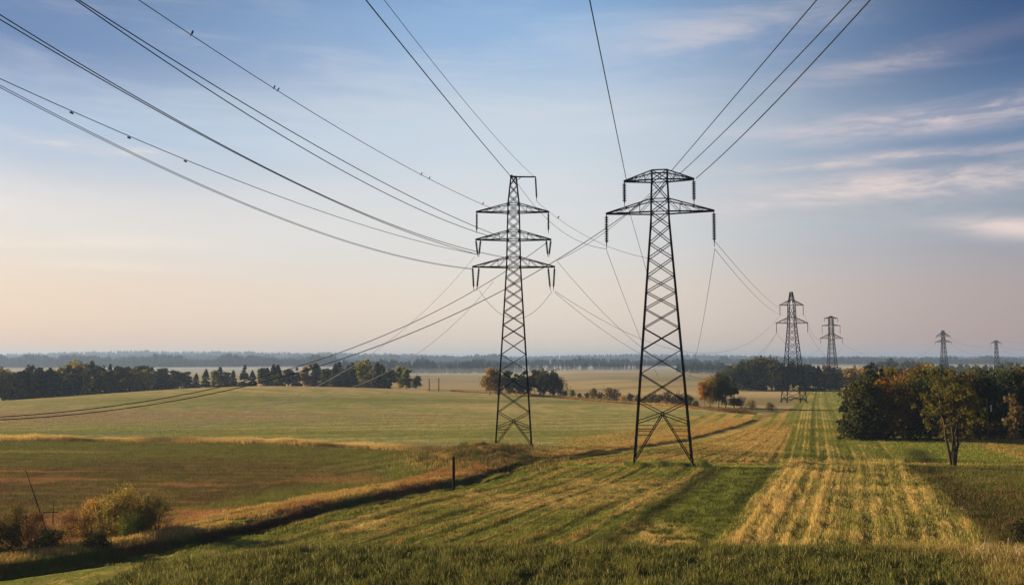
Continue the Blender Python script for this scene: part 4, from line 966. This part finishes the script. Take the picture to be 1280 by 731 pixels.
blades('bank_grass', 'tall dry golden grass on the bank beside the ditch', x, y, (.14 + .4 * (cl_ - .25)) * rg.uniform(.6, 1.3, len(x)), .026 * np.sqrt(np.maximum(y, 45) / 45), col, 11, .7)
x, y = along(50000, 12, .1, 1.6, 40, 98)
blades('bank_grass', 'dark weeds on the shaded side of the ditch', x, y, .14 + .5 * fbm(x / 1.5, y / 1.5, 93, 3) * rg.uniform(.5, 1.2, len(x)), .03 + 0 * x, ALB(x, y) * 1.1, 12, .5)
# mound by the left pylon
r_ = np.random.default_rng(13); x = -3.0 + r_.normal(size=26000) * 3.2; y = 92 + r_.normal(size=26000) * 4.5
cl_ = fbm(x / .9, y / .9, 94, 3); col = mx(np.broadcast_to(TAN * .95, (len(x), 3)), np.array([.13, .12, .035]), sst(.42, .62, cl_))
blades('bank_grass', 'shaggy dry grass on the mound at the foot of the left pylon', x, y, (.3 + .7 * (cl_ - .2)) * r_.uniform(.6, 1.2, len(x)), .04 + 0 * x, col, 13, .6)
# dry fringes along the field edges
r_ = np.random.default_rng(14); x = r_.uniform(-74, -6, 26000); y = strip_y(x) + r_.normal(size=26000) * .75 + .6
blades('field_edge_grass', 'golden dry grass fringe between the dark field and the pale field', x, y, r_.uniform(.2, .65, len(x)) * (.5 + fbm(x / 2, y / 2, 95, 3)), .05 + 0 * x, np.broadcast_to(STRAW * 1.05, (len(x), 3)), 14, .5)
r_ = np.random.default_rng(15); x = r_.uniform(-20, 45, 16000); y = edge_y(x) + r_.uniform(-1, 10, 16000)
blades('field_edge_grass', 'dry tan scrub along the far edge of the pale field', x, y, r_.uniform(.3, .9, len(x)) * (.2 + fbm(x / 3, y / 3, 96, 3)), .10 + 0 * x, mx(np.broadcast_to(TAN * .7, (len(x), 3)), BRN * 1.4, r_.random(len(x)) < .4), 15, .5)
# tufts around the feet of the right pylon
r_ = np.random.default_rng(16); x = XR + r_.uniform(-4, 4, 5000); y = DR - 2 + r_.normal(size=5000) * .8
blades('field_grass', 'taller green tufts around the feet of the right pylon', x, y, r_.uniform(.15, .5, 5000), .04 + 0 * x, np.broadcast_to(GRN * 1.3, (5000, 3)), 16, .5)
# arching dead stalks at the lower right
m = MB(); r_ = np.random.default_rng(17)
for i in range(26):
    px = r_.uniform(1195, 1275); D = r_.uniform(36, 40); b0 = Vector(((px - 640) / FPX * D, D, 0)); b0.z = float(Z(b0.x, b0.y)); a_ = r_.random() * 6.28; L = r_.uniform(.5, 1.1); R0 = r_.uniform(.3, .8)
    m.tube([b0 + Vector((math.cos(a_) * R0 * f, math.sin(a_) * R0 * f, L * math.sin(min(f, 1) * 2.3))) for f in (0, .15, .3, .5, .7, .9, 1.05)], [.012, .012, .011, .010, .009, .008, .005], 4)
m.build('dead_stalks', plain_mat('dry_stalk', (.42, .33, .20), .9, 0, .2, 5, .1), None, kind='stuff', label='pale arching dead stalks among the grass at the lower right', category='grass')

# ------------------------------------------------------------------ haze
def box(name, lo, hi, mat, **props):
    v = [(x, y, z) for x in (lo[0], hi[0]) for y in (lo[1], hi[1]) for z in (lo[2], hi[2])]
    f = [(0, 1, 3, 2), (4, 6, 7, 5), (0, 4, 5, 1), (2, 3, 7, 6), (0, 2, 6, 4), (1, 5, 7, 3)]
    me = bpy.data.meshes.new(name); me.from_pydata(v, [], f); return obj(name, me, mat, **props)
mh, t = new_mat('haze'); pv = N(t, 'ShaderNodeVolumePrincipled'); pv.inputs['Color'].default_value = (.44, .64, 1.0, 1); pv.inputs['Density'].default_value = 2.2e-4; pv.inputs['Anisotropy'].default_value = .2
o_ = N(t, 'ShaderNodeOutputMaterial'); t.links.new(pv.outputs[0], o_.inputs['Volume'])
box('haze', (-30000, -200, -8), (30000, 9100, 62), mh, kind='stuff')
# low morning mist lying in the hollow far beyond the fields
import bmesh
bm = bmesh.new(); bmesh.ops.create_icosphere(bm, subdivisions=4, radius=1.0)
for v_ in bm.verts: v_.co = Vector((v_.co.x * 950 + 230, v_.co.y * 520 + 1240, v_.co.z * 5.0 - 3.0))
me = bpy.data.meshes.new('mist'); bm.to_mesh(me); bm.free()
mm_, t = new_mat('mist'); pv = N(t, 'ShaderNodeVolumePrincipled'); pv.inputs['Color'].default_value = (.80, .90, 1.0, 1); pv.inputs['Density'].default_value = 8.0e-4
o_ = N(t, 'ShaderNodeOutputMaterial'); t.links.new(pv.outputs[0], o_.inputs['Volume'])
obj('mist', me, mm_, kind='stuff')
print('RESID', [r for r in RESID if r[1] > .8])
